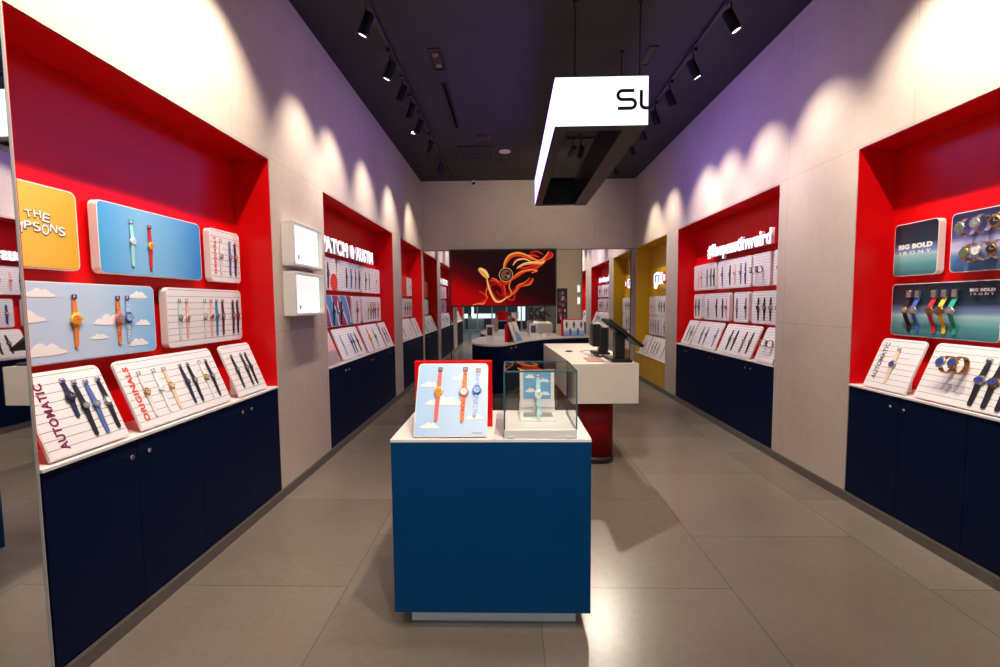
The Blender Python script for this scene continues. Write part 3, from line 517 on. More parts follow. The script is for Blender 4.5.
# ------------------------------------------------------------------ lit letters in the niches
def letters(name, words, Mx, w, off, label, depth=0.035):
    t = thing(name, label, 'lit sign', Mx)
    for body, cx, ww, h in words:
        me = fit_text(text_mesh(body, 0.2, depth, off, 1.02, mat=M['litside']), ww, h); me.materials.append(M['lit'])
        for p in me.polygons:
            if p.normal.z > 0.7: p.material_index = 1
        link('letters', me, t, T(cx, 0, 0))
    b = MB(); b.box(-w/2+0.05, -0.05, -0.088, w/2-0.05, -0.035, -depth/2-0.002); b.build('mounting_rail', M['red'], t)
letters('lit_letters', [('SWATCH', -0.480, 1.0, 0.170), ('@', 0.180, 0.135, 0.165), ('AUSTIN', 0.655, 0.69, 0.170)], frame((XL-0.180, 5.325, 2.150), (0, 1, 0), (0, 0, 1), (1, 0, 0)), 2.0, 0.006, 'glowing white capital letters in the middle left red niche')
letters('lit_letters', [('#keepaustinweird', 0.0, 1.47, 0.215)], frame((XR+0.180, 5.405, 2.150), (0, -1, 0), (0, 0, 1), (-1, 0, 0)), 1.45, 0.006, 'glowing white hashtag letters in the middle right red niche')
t = thing('lit_letters', 'small white blue and red lit sign in the yellow niche', 'lit sign', frame((XR+0.18, 8.02, 1.91), (0, -1, 0), (0, 0, 1), (-1, 0, 0)))
b = MB(); b.prism([(-0.36, -0.07), (-0.33, -0.16), (-0.24, -0.08), (0.05, -0.08), (0.05, 0.12), (-0.10, 0.10), (-0.20, 0.14), (-0.36, 0.10)], -0.025, 0.02); b.build('burst_plate', M['lit'], t)
b = MB(); b.box(-0.27, -0.05, 0.02, -0.23, 0.09, 0.03).box(-0.23, 0.06, 0.02, -0.16, 0.09, 0.03).box(-0.12, -0.05, 0.02, -0.08, 0.09, 0.03); b.build('blue_letters', wmat('royal'), t)
b = MB(); b.cyl((0.20, 0.02, -0.02), (0.20, 0.02, 0.02), 0.11, n=28); b.build('red_disc', M['redprint'], t)
b = MB(); b.box(0.16, -0.03, 0.02, 0.24, 0.07, 0.025); b.build('white_letter', M['lit'], t)
b = MB(); b.box(-0.3, -0.02, -0.09, 0.28, 0.02, -0.025); b.build('mounting_rail', M['yellow'], t)

# ------------------------------------------------------------------ two lit showcases on the left pillar
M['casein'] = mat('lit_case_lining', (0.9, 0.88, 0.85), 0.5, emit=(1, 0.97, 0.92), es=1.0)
def showcase(zc, label):
    t = thing('wall_showcase', label, 'display case', frame((XL, 3.745, zc), (0, 1, 0), (0, 0, 1), (1, 0, 0)), 'white wall showcases on the left pillar')
    w, h, d, k = 0.545, 0.352, 0.095, 0.022
    b = MB(); b.box(-w/2, -h/2, 0, w/2, -h/2+k, d, 0, 0.003).box(-w/2, h/2-k, 0, w/2, h/2, d, 0, 0.003).box(-w/2, -h/2+k, 0, -w/2+k, h/2-k, d).box(w/2-k, -h/2+k, 0, w/2, h/2-k, d).box(-w/2+k, -h/2+k, 0, w/2-k, h/2-k, 0.012); b.build('case_body', M['white'], t)
    b = MB(); b.box(-w/2+k+0.002, -h/2+k+0.002, 0.012, w/2-k-0.002, h/2-k-0.002, 0.058); b.build('lit_back_panel', M['casein'], t)
    b = MB(); b.box(-w/2+k, -h/2+k, d-0.012, w/2-k, h/2-k, d-0.006); g = b.build('glass_door', M['glass'], t)
    b = MB(); b.box(-w/2+k+0.045, -h/2+k+0.03, d-0.006, -w/2+k+0.058, -h/2+k+0.065, d+0.006, 0, 0.002); b.build('lock', M['chrome'], g)
showcase(1.991, 'white lit glass-fronted case on left pillar, upper of two'); showcase(1.593, 'white lit glass-fronted case on left pillar, lower of two')
b = MB(); b.box(XL, 3.56, 1.30, XL+0.004, 3.99, 1.405, 0, 0.001); tag(b.build('wall_plate', mat('grey_mauve_panel', (0.34, 0.30, 0.30), 0.5)), 'flat grey mauve plate on left pillar below the white cases', 'wall plate')

# ------------------------------------------------------------------ ceiling fixtures
def look_mat(o, d):
    d = Vector(d).normalized(); q = d.to_track_quat('-Z', 'Y'); return T(*o) @ q.to_matrix().to_4x4()
_nz = {}
def spot(name, x, y, zc, target, label, group, energy=SPOT_W, size=64, blend=1.0, glow=True):
    """track head: adapter on the track, yoke, tilted cylinder with a lens, and its lamp"""
    t = thing(name, label, 'spotlight', T(x, y, zc), group)
    piv = Vector((0, 0, -0.165)); d = (Vector(target)-Vector((x, y, zc))-piv).normalized()
    b = MB(); b.box(-0.018, -0.055, -0.03, 0.018, 0.055, 0.0, 0, 0.003); b.cyl((0, 0, -0.03), (0, 0, -0.115), 0.008, n=10); b.build('track_adapter', M['black'], t)
    side = d.cross(Vector((0, 0, 1))); side = side.normalized() if side.length > 0.01 else Vector((1, 0, 0))
    b = MB()
    for s in (-1, 1): b.cyl(Vector((0, 0, -0.110))+side*0.0*s, piv+side*0.046*s, 0.006, n=8)
    b.build('yoke', M['black'], t)
    R = d.to_track_quat('-Z', 'Y').to_matrix().to_4x4(); HM = T(*piv) @ R
    if 'head' not in _nz:
        _nz['head'] = MB().lathe([(0.030, 0.075), (0.041, 0.068), (0.042, -0.085), (0.045, -0.088), (0.045, -0.105), (0.038, -0.105), (0.036, -0.080)], 20).mesh('lamp_head', M['black'])
        _nz['lens'] = MB().lathe([(0.0365, -0.096), (0.0365, -0.093)], 20).mesh('lens', M['led'])
        _nz['lens_off'] = MB().lathe([(0.0365, -0.096), (0.0365, -0.093)], 20).mesh('lens', mat('unlit_lens', (0.12, 0.11, 0.1), 0.2))
    h = link('lamp_head', _nz['head'], t, HM); link('lens', _nz['lens' if glow else 'lens_off'], h)
    if energy:
        L = bpy.data.lights.new('spot_lamp', 'SPOT'); L.energy = energy; L.color = SPOT_COL; L.spot_size = math.radians(size); L.spot_blend = blend; L.shadow_soft_size = 0.03
        link('spot_lamp', L, h, T(0, 0, -0.112))
def track(name, x, y0, y1, label, axis='y'):
    b = MB()
    if axis == 'y': b.box(x-0.018, y0, ZC-0.032, x+0.018, y1, ZC, 0, 0.003)
    else: b.box(y0, x-0.018, ZC-0.032, y1, x+0.018, ZC, 0, 0.003)
    tag(b.build(name, M['black']), label, 'light track')
TXL, TXR, ZK = -1.145, 1.80, ZC-0.032
track('light_track', TXL, 0.4, 8.6, 'long black lighting track along the left of the ceiling')
track('light_track', TXR, 0.4, 8.6, 'long black lighting track along the right of the ceiling')
LN = ['nearest', 'second', 'third', 'fourth', 'fifth', 'sixth', 'seventh']
for i, (y, ty) in enumerate([(3.73, 3.93), (4.44, 4.57), (4.92, 5.05), (5.36, 5.63), (5.83, 6.0), (6.54, 6.74), (7.56, 8.3)]):
    spot('track_spotlight', TXL, y, ZK, (XL-0.08, ty, 2.15), f'black spotlight on the left ceiling track, {LN[i]} of those in view', 'spotlights of the left track', energy=SPOT_W*(0.0 if i in (2, 4) else 1.0), glow=i not in (2, 4))
for i, (y, ty) in enumerate([(3.80, 3.66), (4.54, 4.52), (5.17, 5.35), (5.69, 5.96), (6.22, 6.6), (6.80, 7.2), (7.81, 7.9)]):
    spot('track_spotlight', TXR, y, ZK, (XR+0.08, ty, 2.15), f'black spotlight on the right ceiling track, {LN[i]} of those in view', 'spotlights of the right track', energy=SPOT_W*(0.0 if i in (4,) else 1.0), glow=i != 4)
for i, y in enumerate([1.3, 1.95, 2.65]):       # nearer heads of the same tracks, above the frame
    spot('track_spotlight', TXL, y, ZK, (XL-0.08, y+0.05, 2.15), 'black spotlight above the frame on the left track', 'spotlights of the left track above the frame', energy=SPOT_W*1.35, size=84)
    spot('track_spotlight', TXR, y, ZK, (XR+0.08, y+0.05, 2.15), 'black spotlight above the frame on the right track', 'spotlights of the right track above the frame', energy=SPOT_W*1.35, size=84)
track('light_track', 6.86, 0.86, 1.50, 'short black lighting track seen through the open sign frame', 'x')
spot('track_spotlight', 1.08, 6.86, ZK, (0.5, 8.0, 0.9), 'black spotlight on the short track behind the open sign frame', None, energy=160, size=80)
spot('track_spotlight', 1.42, 6.86, ZK, (0.85, 4.9, 0.95), 'black spotlight at right end of the short ceiling track', None, energy=480, size=60)
track('light_track', 0.35, -0.1, 2.6, 'black lighting track above the middle of the shop front')
spot('track_spotlight', 0.35, 1.2, ZK, (-0.2, 2.25, 0.9), 'black spotlight above frame aimed at the panel counter', None, energy=210, size=60, blend=0.8)
spot('track_spotlight', 0.35, 2.3, ZK, (0.15, 2.3, 0.9), 'black spotlight above frame aimed at the glass case', None, energy=110, size=60, blend=0.8)
spot('track_spotlight', 0.35, 0.1, ZK, (-0.05, 2.15, 0.95), 'added black spotlight above frame at the shop front end of the middle track', None, energy=260, size=40, blend=0.9)  # added unseen lamp that brightens the glass case and counter front
spot('track_spotlight', 0.95, 6.86, ZK, (0.3, 9.2, 2.9), 'added black spotlight at left end of the short ceiling track aimed at back wall', None, energy=60, size=110, blend=1.0, glow=False)  # added lamp behind an unlit lens, warms the upper back wall
spot('track_spotlight', 0.35, 2.55, ZK, (0.85, 4.2, 0.8), 'added black spotlight above frame aimed at the cash desk', None, energy=280, size=50, blend=0.8)  # added unseen lamp, lifts the brightness of the cash desk
def ceil_box(name, x0, y0, x1, y1, dz, m, label, cat, extra=None):
    t = thing(name, label, cat, T((x0+x1)/2, (y0+y1)/2, ZC)); w, h = x1-x0, y1-y0
    b = MB(); k = 0.018
    b.box(-w/2, -h/2, -dz, w/2, -h/2+k, 0).box(-w/2, h/2-k, -dz, w/2, h/2, 0).box(-w/2, -h/2+k, -dz, -w/2+k, h/2-k, 0).box(w/2-k, -h/2+k, -dz, w/2, h/2-k, 0); b.build('frame', M['black'], t)
    b = MB(); b.box(-w/2+k, -h/2+k, -0.004, w/2-k, h/2-k, 0); b.build('insert', m, t)
    if extra: extra(t, w, h)
M['brownplate'] = mat('dark_bronze_plate', (0.045, 0.025, 0.015), 0.5)
def bulbs(t, w, h):
    for s in (-1, 1):
        b = MB(); b.lathe([(0.032, -0.012), (0.026, -0.022), (0.012, -0.026)], 14, 0, T(0, s*h*0.25, 0)); b.build('bulb', mat('bulb', (0.10, 0.08, 0.06), 0.3, emit=(1, 0.8, 0.5), es=0.02), t)
ceil_box('recessed_downlight', -0.79, 4.46, -0.66, 4.86, 0.012, M['brownplate'], 'dark rectangular two-bulb recessed light on ceiling left of the sign', 'ceiling light', bulbs)
ceil_box('recessed_downlight', 1.36, 4.50, 1.46, 4.86, 0.012, M['brownplate'], 'dark bronze rectangular recessed light right of the sign', 'ceiling light')
ceil_box('slot_diffuser', -0.765, 5.12, -0.690, 6.42, 0.008, M['slot'], 'long narrow black slot vent in the ceiling', 'vent')
def louvre(t, w, h):
    b = MB()
    for k in range(5): b.box(-w/2+0.03, -h/2+0.06+k*(h-0.12)/4-0.01, -0.008, w/2-0.03, -h/2+0.06+k*(h-0.12)/4+0.01, -0.004)
    b.build('louvre', M['ceiling'], t)
ceil_box('air_vent', -0.82, 7.15, -0.25, 7.76, 0.014, M['ceiling'], 'square dark air vent in the ceiling near the back wall', 'vent', louvre)
t = thing('ceiling_speaker', 'round white speaker grille on ceiling right of the air vent', 'speaker', T(-0.07, 7.42, ZC)); MB().lathe([(0.095, 0), (0.095, -0.008), (0.082, -0.013)], 28).build('rim', M['white'], t); MB().lathe([(0.078, -0.012), (0.06, -0.016)], 28).build('grille', mat('speaker_grille', (0.75, 0.68, 0.66), 0.5, noise=0.1, nscale=300), t)
t = thing('smoke_detector', 'dark round disc on the ceiling in front of the air vent', 'smoke detector', T(-0.37, 6.76, ZC)); MB().lathe([(0.10, 0), (0.10, -0.02), (0.07, -0.035)], 24).build('housing', M['brownplate'], t); MB().lathe([(0.05, -0.034), (0.03, -0.042)], 20).build('cap', M['black'], t)
t = thing('sprinkler_head', 'small dark twin ceiling nozzle behind the round speaker', 'sprinkler', T(-0.07, 8.0, ZC))
b = MB(); b.box(-0.10, -0.015, -0.012, 0.10, 0.015, 0); b.build('bar', M['black'], t)
for s in (-1, 1): MB().lathe([(0.028, 0), (0.028, -0.03), (0.016, -0.042)], 14, 0, T(s*0.095, 0, 0)).build('nozzle', M['black'], t)
t = thing('dome_camera', 'small white dome camera at top of the back wall', 'security camera', T(-0.715, YB+0.02, ZC-0.045)); b = MB(); b.cyl((0, 0, 0), (0, -0.05, 0), 0.05, 0.045, 20); b.build('mount', M['white'], t); MB().lathe([(0.042, 0), (0.036, -0.024), (0.018, -0.038), (0.004, -0.042)], 20, 0, T(0, -0.045, -0.005)).build('dome', M['gloss'], t)
t = thing('recessed_downlight', 'small round lit ceiling downlight beside the left track', 'ceiling light', T(-1.36, 6.55, ZC)); MB().lathe([(0.07, 0), (0.07, -0.006), (0.055, -0.008)], 24).build('rim', M['black'], t); MB().lathe([(0.05, -0.006), (0.045, -0.010)], 20).build('lens', M['led'], t)

# ------------------------------------------------------------------ hanging light sign (an open frame of LED screens)
t = thing('hanging_sign', 'white lit rectangular hanging sign with dark letters, open underneath', 'hanging sign', T((SX0+SX1)/2, (SY0+SY1)/2, SZ0))
hx, hy, hz = (SX1-SX0)/2, (SY1-SY0)/2, SZ1-SZ0; kl, kr, kf = 0.10, 0.18, 0.11
b = MB(); b.box(-hx+0.004, -hy+0.004, 0, -hx+kl, hy-0.004, hz-0.002).box(-hx, -hy+0.004, 0, -hx+0.01, hy-0.004, 0.012).box(hx-0.01, -hy+0.004, 0, hx, hy-0.004, 0.012).box(hx-kr, -hy+0.004, 0, hx-0.004, hy-0.004, hz-0.002).box(-hx+kl, -hy+0.004, 0, hx-kr, -hy+kf, hz-0.002).box(-hx+kl, hy-kf, 0, hx-kr, hy-0.004, hz-0.002); b.build('frame', M['blackp'], t)
# screens are built in world coordinates under a parent offset so the violet gradient follows the shop's depth
inv = T(-(SX0+SX1)/2, -(SY0+SY1)/2, -SZ0)
MB().box(SX0, SY0, SZ0, SX1, SY0+0.004, SZ1).build('front_screen', M['signwhite'], t, inv)
MB().box(SX0, SY1-0.004, SZ0, SX1, SY1, SZ1).build('back_screen', M['signwhite'], t, inv)
MB().box(SX0, SY0+0.004, SZ0+0.012, SX0+0.004, SY1-0.004, SZ1).build('side_screen', M['signside'], t, inv)
MB().box(SX1-0.004, SY0+0.004, SZ0+0.012, SX1, SY1-0.004, SZ1).build('side_screen', M['signside'], t, inv)
def stroke(b, pts, wd, y):              # flat rounded letter stroke in the x-z plane
    n = len(pts); L_, R_ = [], []
    for k in range(n):
        a = Vector(pts[max(k-1, 0)]); c = Vector(pts[min(k+1, n-1)]); d = (c-a).normalized(); nn = Vector((-d.y, d.x))*wd/2; p = Vector(pts[k]); L_.append(p+nn); R_.append(p-nn)
    vs = [(p.x, y, p.y) for p in L_]+[(p.x, y, p.y) for p in R_]+[(p.x, y-0.003, p.y) for p in L_]+[(p.x, y-0.003, p.y) for p in R_]; fs = []
    for k in range(n-1): fs += [[k, k+1, n+k+1, n+k], [2*n+k, 3*n+k, 3*n+k+1, 2*n+k+1], [k, 2*n+k, 2*n+k+1, k+1], [n+k, n+k+1, 3*n+k+1, 3*n+k]]
    fs += [[0, n, 3*n, 2*n], [n-1, 3*n-1, 4*n-1, 2*n-1]]; b.add(vs, fs)
def arc(cx, cz, r, a0, a1, n=8): return [(cx+r*math.cos(math.radians(a0+(a1-a0)*k/n)), cz+r*math.sin(math.radians(a0+(a1-a0)*k/n))) for k in range(n+1)]
b = MB(); sx0, sx1, sz0, sz1 = 0.892, 1.036, 3.088, 3.228; rd = (sz1-sz0)/4
stroke(b, [(sx1-0.01, sz1)]+arc(sx0+rd, sz1-rd, rd, 90, 270)+arc(sx1-rd, sz0+rd, rd, 90, -90)+[(sx0, sz0)], 0.027, SY0-0.0005)
stroke(b, [(1.082, sz1+0.002), (1.082, sz0+0.036)]+arc(1.118, sz0+0.036, 0.036, 180, 270)+[(1.1395, sz0)], 0.027, SY0-0.0005)
b.build('dark_letters', M['signletter'], t, inv)
b = MB()
for (x, y) in ((0.55, SY0+0.06), (1.09, SY0+0.08), (0.55, SY1-0.06), (1.05, SY1-0.06), (1.115, 4.58)): b.cyl((x, y, SZ1-0.002), (x, y, ZC), 0.006, n=8); b.cyl((x, y, ZC-0.02), (x, y, ZC), 0.02, n=12)
b.build('hanging_rods', M['black'], t, inv)

# ------------------------------------------------------------------ centre counter and what stands on it
CX0, CX1, CY0, CY1, CZ = -0.543, 0.357, 1.950, 2.490, 0.895
t = thing('display_counter', 'blue box counter with white top in the middle of the floor', 'counter', T((CX0+CX1)/2, (CY0+CY1)/2, 0)); hx, hy = (CX1-CX0)/2, (CY1-CY0)/2
MB().box(-hx, -hy, 0.082, hx, hy, CZ-0.014, 0, 0.0015).build('body', M['bluelam'], t)
MB().box(-hx-0.001, -hy-0.001, CZ-0.014, hx+0.001, hy+0.001, CZ, 0, 0.001).build('white_top', M['white'], t)
MB().box(-hx+0.065, -hy+0.06, 0, hx-0.06, hy-0.06, 0.082).build('plinth', M['alu'], t)
# red holder and its cloud panel
b = MB(); b.box(-0.472, 2.155, CZ, -0.092, 2.190, 1.222, 0, 0.002).box(-0.46, 2.19, CZ, -0.10, 2.29, CZ+0.006); tag(b.build('panel_holder', M['red']), 'red upright holder behind the cloud panel on the blue counter', 'holder')
an = math.atan2(0.165, 0.312); s_, c_ = math.sin(an), math.cos(an); PL = 0.352
PM = frame((-0.276, 1.962+PL/2*s_, CZ+0.008+PL/2*c_), (1, 0, 0), (0, s_, c_), (0, -c_, s_))
panel(PM, 0.335, PL, 'skyp', 'pale blue cloud panel with three watches leaning on the blue counter', 'panels standing on the counters', thick=0.012, stand=False,
      clouds=[(-0.105, 0.062, 0.10, 0.026), (0.045, 0.095, 0.10, 0.03), (-0.03, -0.025, 0.19, 0.044), (0.11, -0.095, 0.085, 0.030), (-0.095, -0.135, 0.095, 0.028)], text=[('swatch', 'greytxt', 0.122, -0.158, 0.045, 0.006, 0, 0.0)], r=0.02)
for (u, v, d, lb) in [(-0.064, 0.034, W('coral', 'yellow', 'orange', buckle='purple', r=0.020, L=0.25), 'coral strap watch with yellow case, leftmost on the counter cloud panel'),
                      (0.056, 0.032, W('orange', 'coral', 'white', pattern='red', buckle='purple', r=0.022, L=0.255), 'orange patterned strap watch in middle of the counter cloud panel'),
                      (0.116, 0.040, W('paleblue', 'royal', 'paleblue', pattern='white', buckle='coral', r=0.020, L=0.225), 'pale blue see-through watch, rightmost on the counter cloud panel')]:
    watch(PM @ T(u, v, 0.0012) @ Matrix.Rotation(-0.035 if u < 0.1 else -0.06, 4, 'Z'), label=lb, group='watches on the counter cloud panel', **d)
# glass showcase
GX0, GX1, GY0, GY1, GZ0, GZ1 = -0.030, 0.292, 1.956, 2.290, CZ+0.042, 1.196
t = thing('glass_showcase', 'square glass case with white base on the blue counter', 'display case', T((GX0+GX1)/2, (GY0+GY1)/2, CZ)); inv = T(-(GX0+GX1)/2, -(GY0+GY1)/2, -CZ)
MB().box(GX0-0.002, GY0-0.002, CZ, GX1+0.002, GY1+0.002, GZ0, 0, 0.002).build('base', M['white'], t, inv)
k = 0.005
for bx in ((GX0, GY0, GZ0, GX1, GY0+k, GZ1), (GX0, GY1-k, GZ0, GX1, GY1, GZ1), (GX0, GY0+k, GZ0, GX0+k, GY1-k, GZ1), (GX1-k, GY0+k, GZ0, GX1, GY1-k, GZ1), (GX0, GY0, GZ1, GX1, GY1, GZ1+k)): MB().box(*bx).build('glass_pane', M['glass'], t, inv)
b = MB(); e = 0.0028
for x in (GX0, GX1):
    for y in (GY0, GY1): b.box(x-e, y-e, GZ0, x+e, y+e, GZ1)
for y in (GY0, GY1): b.box(GX0-e, y-e, GZ1-e+0.002, GX1+e, y+e, GZ1+k+0.001)
for x in (GX0, GX1): b.box(x-e, GY0-e, GZ1-e+0.002, x+e, GY1+e, GZ1+k+0.001)
b.build('glass_edge', M['tealedge'], t, inv)
for x in (GX0+0.03, GX1-0.03): MB().box(x-0.014, GY0-0.006, CZ+0.002, x+0.014, GY0-0.002, CZ+0.012).build('lock', M['alu'], t, inv)
t = thing('watch_stand', 'white stand with framed sky picture inside the glass case', 'watch stand', T(0.130, 2.15, GZ0))
b = MB(); b.box(-0.088, -0.06, 0, 0.088, 0.085, 0.012, 0, 0.002).box(-0.078, -0.05, 0.012, 0.078, 0.05, 0.020).box(-0.088, 0.045, 0.012, 0.088, 0.055, 0.075); b.build('base_block', M['white'], t)
MB().box(-0.07, -0.045, 0.020, 0.07, 0.036, 0.022).build('grey_pad', mat('sage_grey_pad', (0.24, 0.26, 0.24), 0.5), t)
MB().box(-0.085, 0.040, 0.045, 0.085, 0.045, 0.236, 0, 0.001).build('white_card', M['white'], t)
sb = MB().box(-0.068, -0.066, -0.0018, 0.068, 0.066, 0.0)
for cc in ((-0.035, 0.04, 0.05, 0.02), (0.035, 0.02, 0.06, 0.02), (-0.03, -0.03, 0.06, 0.022), (0.04, -0.045, 0.05, 0.02)): cloud(sb, *cc, 0.0006, 1)
sb.build('sky_picture', [M['sky'], M['cloud']], t, frame((0, 0.0382, 0.155), (1, 0, 0), (0, 0, 1), (0, -1, 0)))
MB().prism([(-0.022, 0.022), (0.022, 0.022), (0.018, 0.075), (-0.018, 0.075)], -0.01, 0.01, 0, frame((0, -0.005, 0), (1, 0, 0), (0, 0, 1), (0, -1, 0))).build('holder_block', M['white'], t)
an = math.radians(14); watch(frame((0.132, 2.118, 1.062), (1, 0, 0), (0, math.sin(an), math.cos(an)), (0, -math.cos(an), math.sin(an))), 'aqua', 'white', 'mint', 'aqua see-through watch on the white stand inside the glass case', L=0.215, r=0.019, pattern='white', buckle='coral')

# ------------------------------------------------------------------ cash desk
DZ = 0.952
t = thing('cash_desk', 'cream block-topped cash desk on a dark red base', 'desk', T(0.855, 5.0, 0)); inv = T(-0.855, -5.0, 0)
MB().prism([(0.555, 3.975), (1.150, 3.985), (1.150, 6.05), (0.450, 6.05)], 0.592, DZ).build('block_top', M['cream'], t, inv)
MB().prism(rr_poly(0.79, 5.0, 0.36, 1.84, 0.13, 8), 0.06, 0.592, smooth=True).build('red_base', mat('dark_red_lacquer', (0.20, 0.002, 0.004), 0.45, spec=0.15), t, inv)
MB().prism(rr_poly(0.79, 5.0, 0.37, 1.85, 0.13, 8), 0.0, 0.06, smooth=True).build('base_ring', M['blackp'], t, inv)
t = thing('till_screen', 'black tilted till screen on a post at the desk front', 'till', T(1.02, 4.25, DZ)); inv = T(-1.02, -4.25, -DZ)
MB().box(0.925, 4.06, DZ, 1.115, 4.42, DZ+0.026, 0, 0.006).build('foot_plate', M['blackp'], t, inv)
b = MB(); b.box(0.985, 4.18, DZ+0.026, 1.075, 4.30, 1.215, 0, 0.01).box(1.02, 4.20, 1.16, 1.10, 4.32, 1.24, 0, 0.01); b.build('post', M['blackp'], t, inv)
dv = Vector((0.345, 0, -0.275)).normalized(); nv = Vector((-dv.z, 0, dv.x)); SM = frame((1.075, 4.32, 1.215), tuple(dv), (0, 1, 0), tuple(dv.cross(Vector((0, 1, 0)))))
so = MB().box(-0.20, -0.20, -0.014, 0.20, 0.20, 0.014, 0, 0.006).build('screen_housing', M['blackp'], t, inv @ SM)
MB().box(-0.185, -0.185, 0.0142, 0.185, 0.185, 0.0155).build('screen_glass', M['gloss'], so)
MB().box(-0.10, -0.10, -0.034, 0.06, 0.10, -0.014, 0, 0.006).build('rear_cover', mat('dark_grey_plastic', (0.035, 0.034, 0.034), 0.4), so)
t = thing('card_terminal', 'upright black customer display behind the till screen', 'till', T(0.93, 4.8, DZ)); inv = T(-0.93, -4.8, -DZ)
MB().box(0.88, 4.72, DZ, 1.06, 4.92, DZ+0.02, 0, 0.005).build('foot_plate', M['blackp'], t, inv)
MB().box(0.945, 4.74, DZ+0.02, 1.045, 4.86, 1.235, 0, 0.012).build('post', M['blackp'], t, inv)
MB().box(0.868, 4.70, 1.035, 0.955, 4.90, 1.275, 0, 0.012).build('display_body', M['blackp'], t, inv)
MB().tube([(0.885, 4.78, 1.277), (0.93, 4.78, 1.284), (0.985, 4.78, 1.255), (1.03, 4.78, 1.23)], 0.013).build('pale_cap', M['cream'], t, inv)
b = MB(); b.tube([(0.88, 4.6, DZ+0.006), (0.80, 4.75, DZ+0.006), (0.78, 5.0, DZ+0.006), (0.88, 5.12, DZ+0.006), (1.0, 5.05, DZ+0.006), (0.93, 4.95, DZ+0.006)], 0.006); tag(b.build('power_cable', M['cream']), 'thin pale looped cable on the desk beside the till', 'cable')
b = MB(); b.tube([(0.86, 4.58, DZ+0.007), (0.90, 4.47, DZ+0.007), (0.955, 4.50, DZ+0.007), (0.94, 4.62, DZ+0.02), (0.875, 4.56, DZ+0.022), (0.90, 4.45, DZ+0.007)], 0.007); tag(b.build('power_cable', M['blackp']), 'dark coiled cable on the desk in front of the customer display', 'cable')
MB_ = MB().box(-0.08, -0.14, 0, 0.08, 0.14, 0.006, 0, 0.001); tag(MB_.build('leaflet', mat('pink_leaflet', (0.55, 0.22, 0.17), 0.4), None, T(0.80, 4.27, DZ)), 'pinkish leaflet lying flat on the cream desk', 'leaflet')
t = thing('cable_grommet', 'small black round disc on the far left of the cream desk', 'cable port', T(0.66, 5.02, DZ)); MB().lathe([(0.045, 0), (0.045, 0.006), (0.040, 0.009)], 24).build('ring', M['blackp'], t); MB().lathe([(0.030, 0.008), (0.026, 0.014)], 20).build('cap', M['gloss'], t)

# ------------------------------------------------------------------ curved back counter
def catmull(P, n=6):
    out = []
    for i in range(len(P)-1):
        p0, p1, p2, p3 = [Vector(P[min(max(j, 0), len(P)-1)]) for j in (i-1, i, i+1, i+2)]
        for k in range(n):
            q = k/n; out.append(tuple(0.5*((2*p1)+(p2-p0)*q+(2*p0-5*p1+4*p2-p3)*q*q+(3*p1-p0-3*p2+p3)*q**3)))
    return out+[tuple(P[-1])]
FR_ = catmull([(-0.66, 7.42), (-0.46, 7.10), (-0.17, 7.0), (0.03, 7.28), (0.25, 7.80), (0.65, 8.30), (1.10, 8.58), (1.55, 8.68)])
CP = FR_+[(1.58, 9.02), (-0.45, 9.02), (-0.62, 8.6), (-0.70, 8.0)]
t = thing('curved_counter', 'dark curved counter with pale top before the mirrored back wall', 'counter')
MB().prism([(x*0.985+0.002, y+0.012 if y < 8.9 else y) for x, y in CP], 0.07, 0.822, smooth=False).build('body', M['navy'], t)
MB().prism([(x*0.94+0.01, y+0.06 if y < 8.9 else y-0.02) for x, y in CP], 0, 0.07).build('plinth', M['base'], t)
MB().prism(CP, 0.822, 0.85).build('pale_top', M['cream'], t)
for x, y in ((0.0, 7.235), (0.07, 7.40)): MB().cyl((x, y, 0.775), (x+0.016, y-0.018, 0.775), 0.013, n=14).build('knob', M['chrome'], t)
CT = 0.85
# leaning panel turned to the right, on a red block
uu_ = Vector((0.34, 0.94, 0)).normalized(); nh = Vector((uu_.y, -uu_.x, 0)); ln = math.radians(20)
vv_ = (Vector((0, 0, 1))*math.cos(ln)-nh*math.sin(ln)); nn_ = uu_.cross(vv_)
o_ = Vector((0.145, 7.60, CT+0.006))+vv_*0.175
PM2 = frame(tuple(o_), tuple(uu_), tuple(vv_), tuple(nn_))
tt = panel(PM2, 0.42, 0.35, 'board', 'white panel with a blue disc on the curved counter', 'panels standing on the counters', thick=0.012, stand=False, r=0.02)
MB().prism([(0.03+0.135*math.cos(a*math.pi/16), -0.168+0.17*math.sin(a*math.pi/16)) for a in range(0, 17)], 0.0, 0.001).build('blue_disc', M['sky'], tt)
watch(PM2 @ T(-0.07, 0.06, 0.0008), 'grey', 'gold', 'cream', 'grey strap watch on the white panel of the curved counter', far=True)
b = MB(); b.box(-0.21, -0.06, 0, 0.21, 0, 0.30, 0, 0.003); tag(b.build('panel_holder', M['red'], None, frame(tuple(Vector((0.145, 7.60, CT))-nh*0.125), tuple(-uu_), tuple(nh), (0, 0, 1))), 'red upright holder behind the white panel on the curved counter', 'holder')
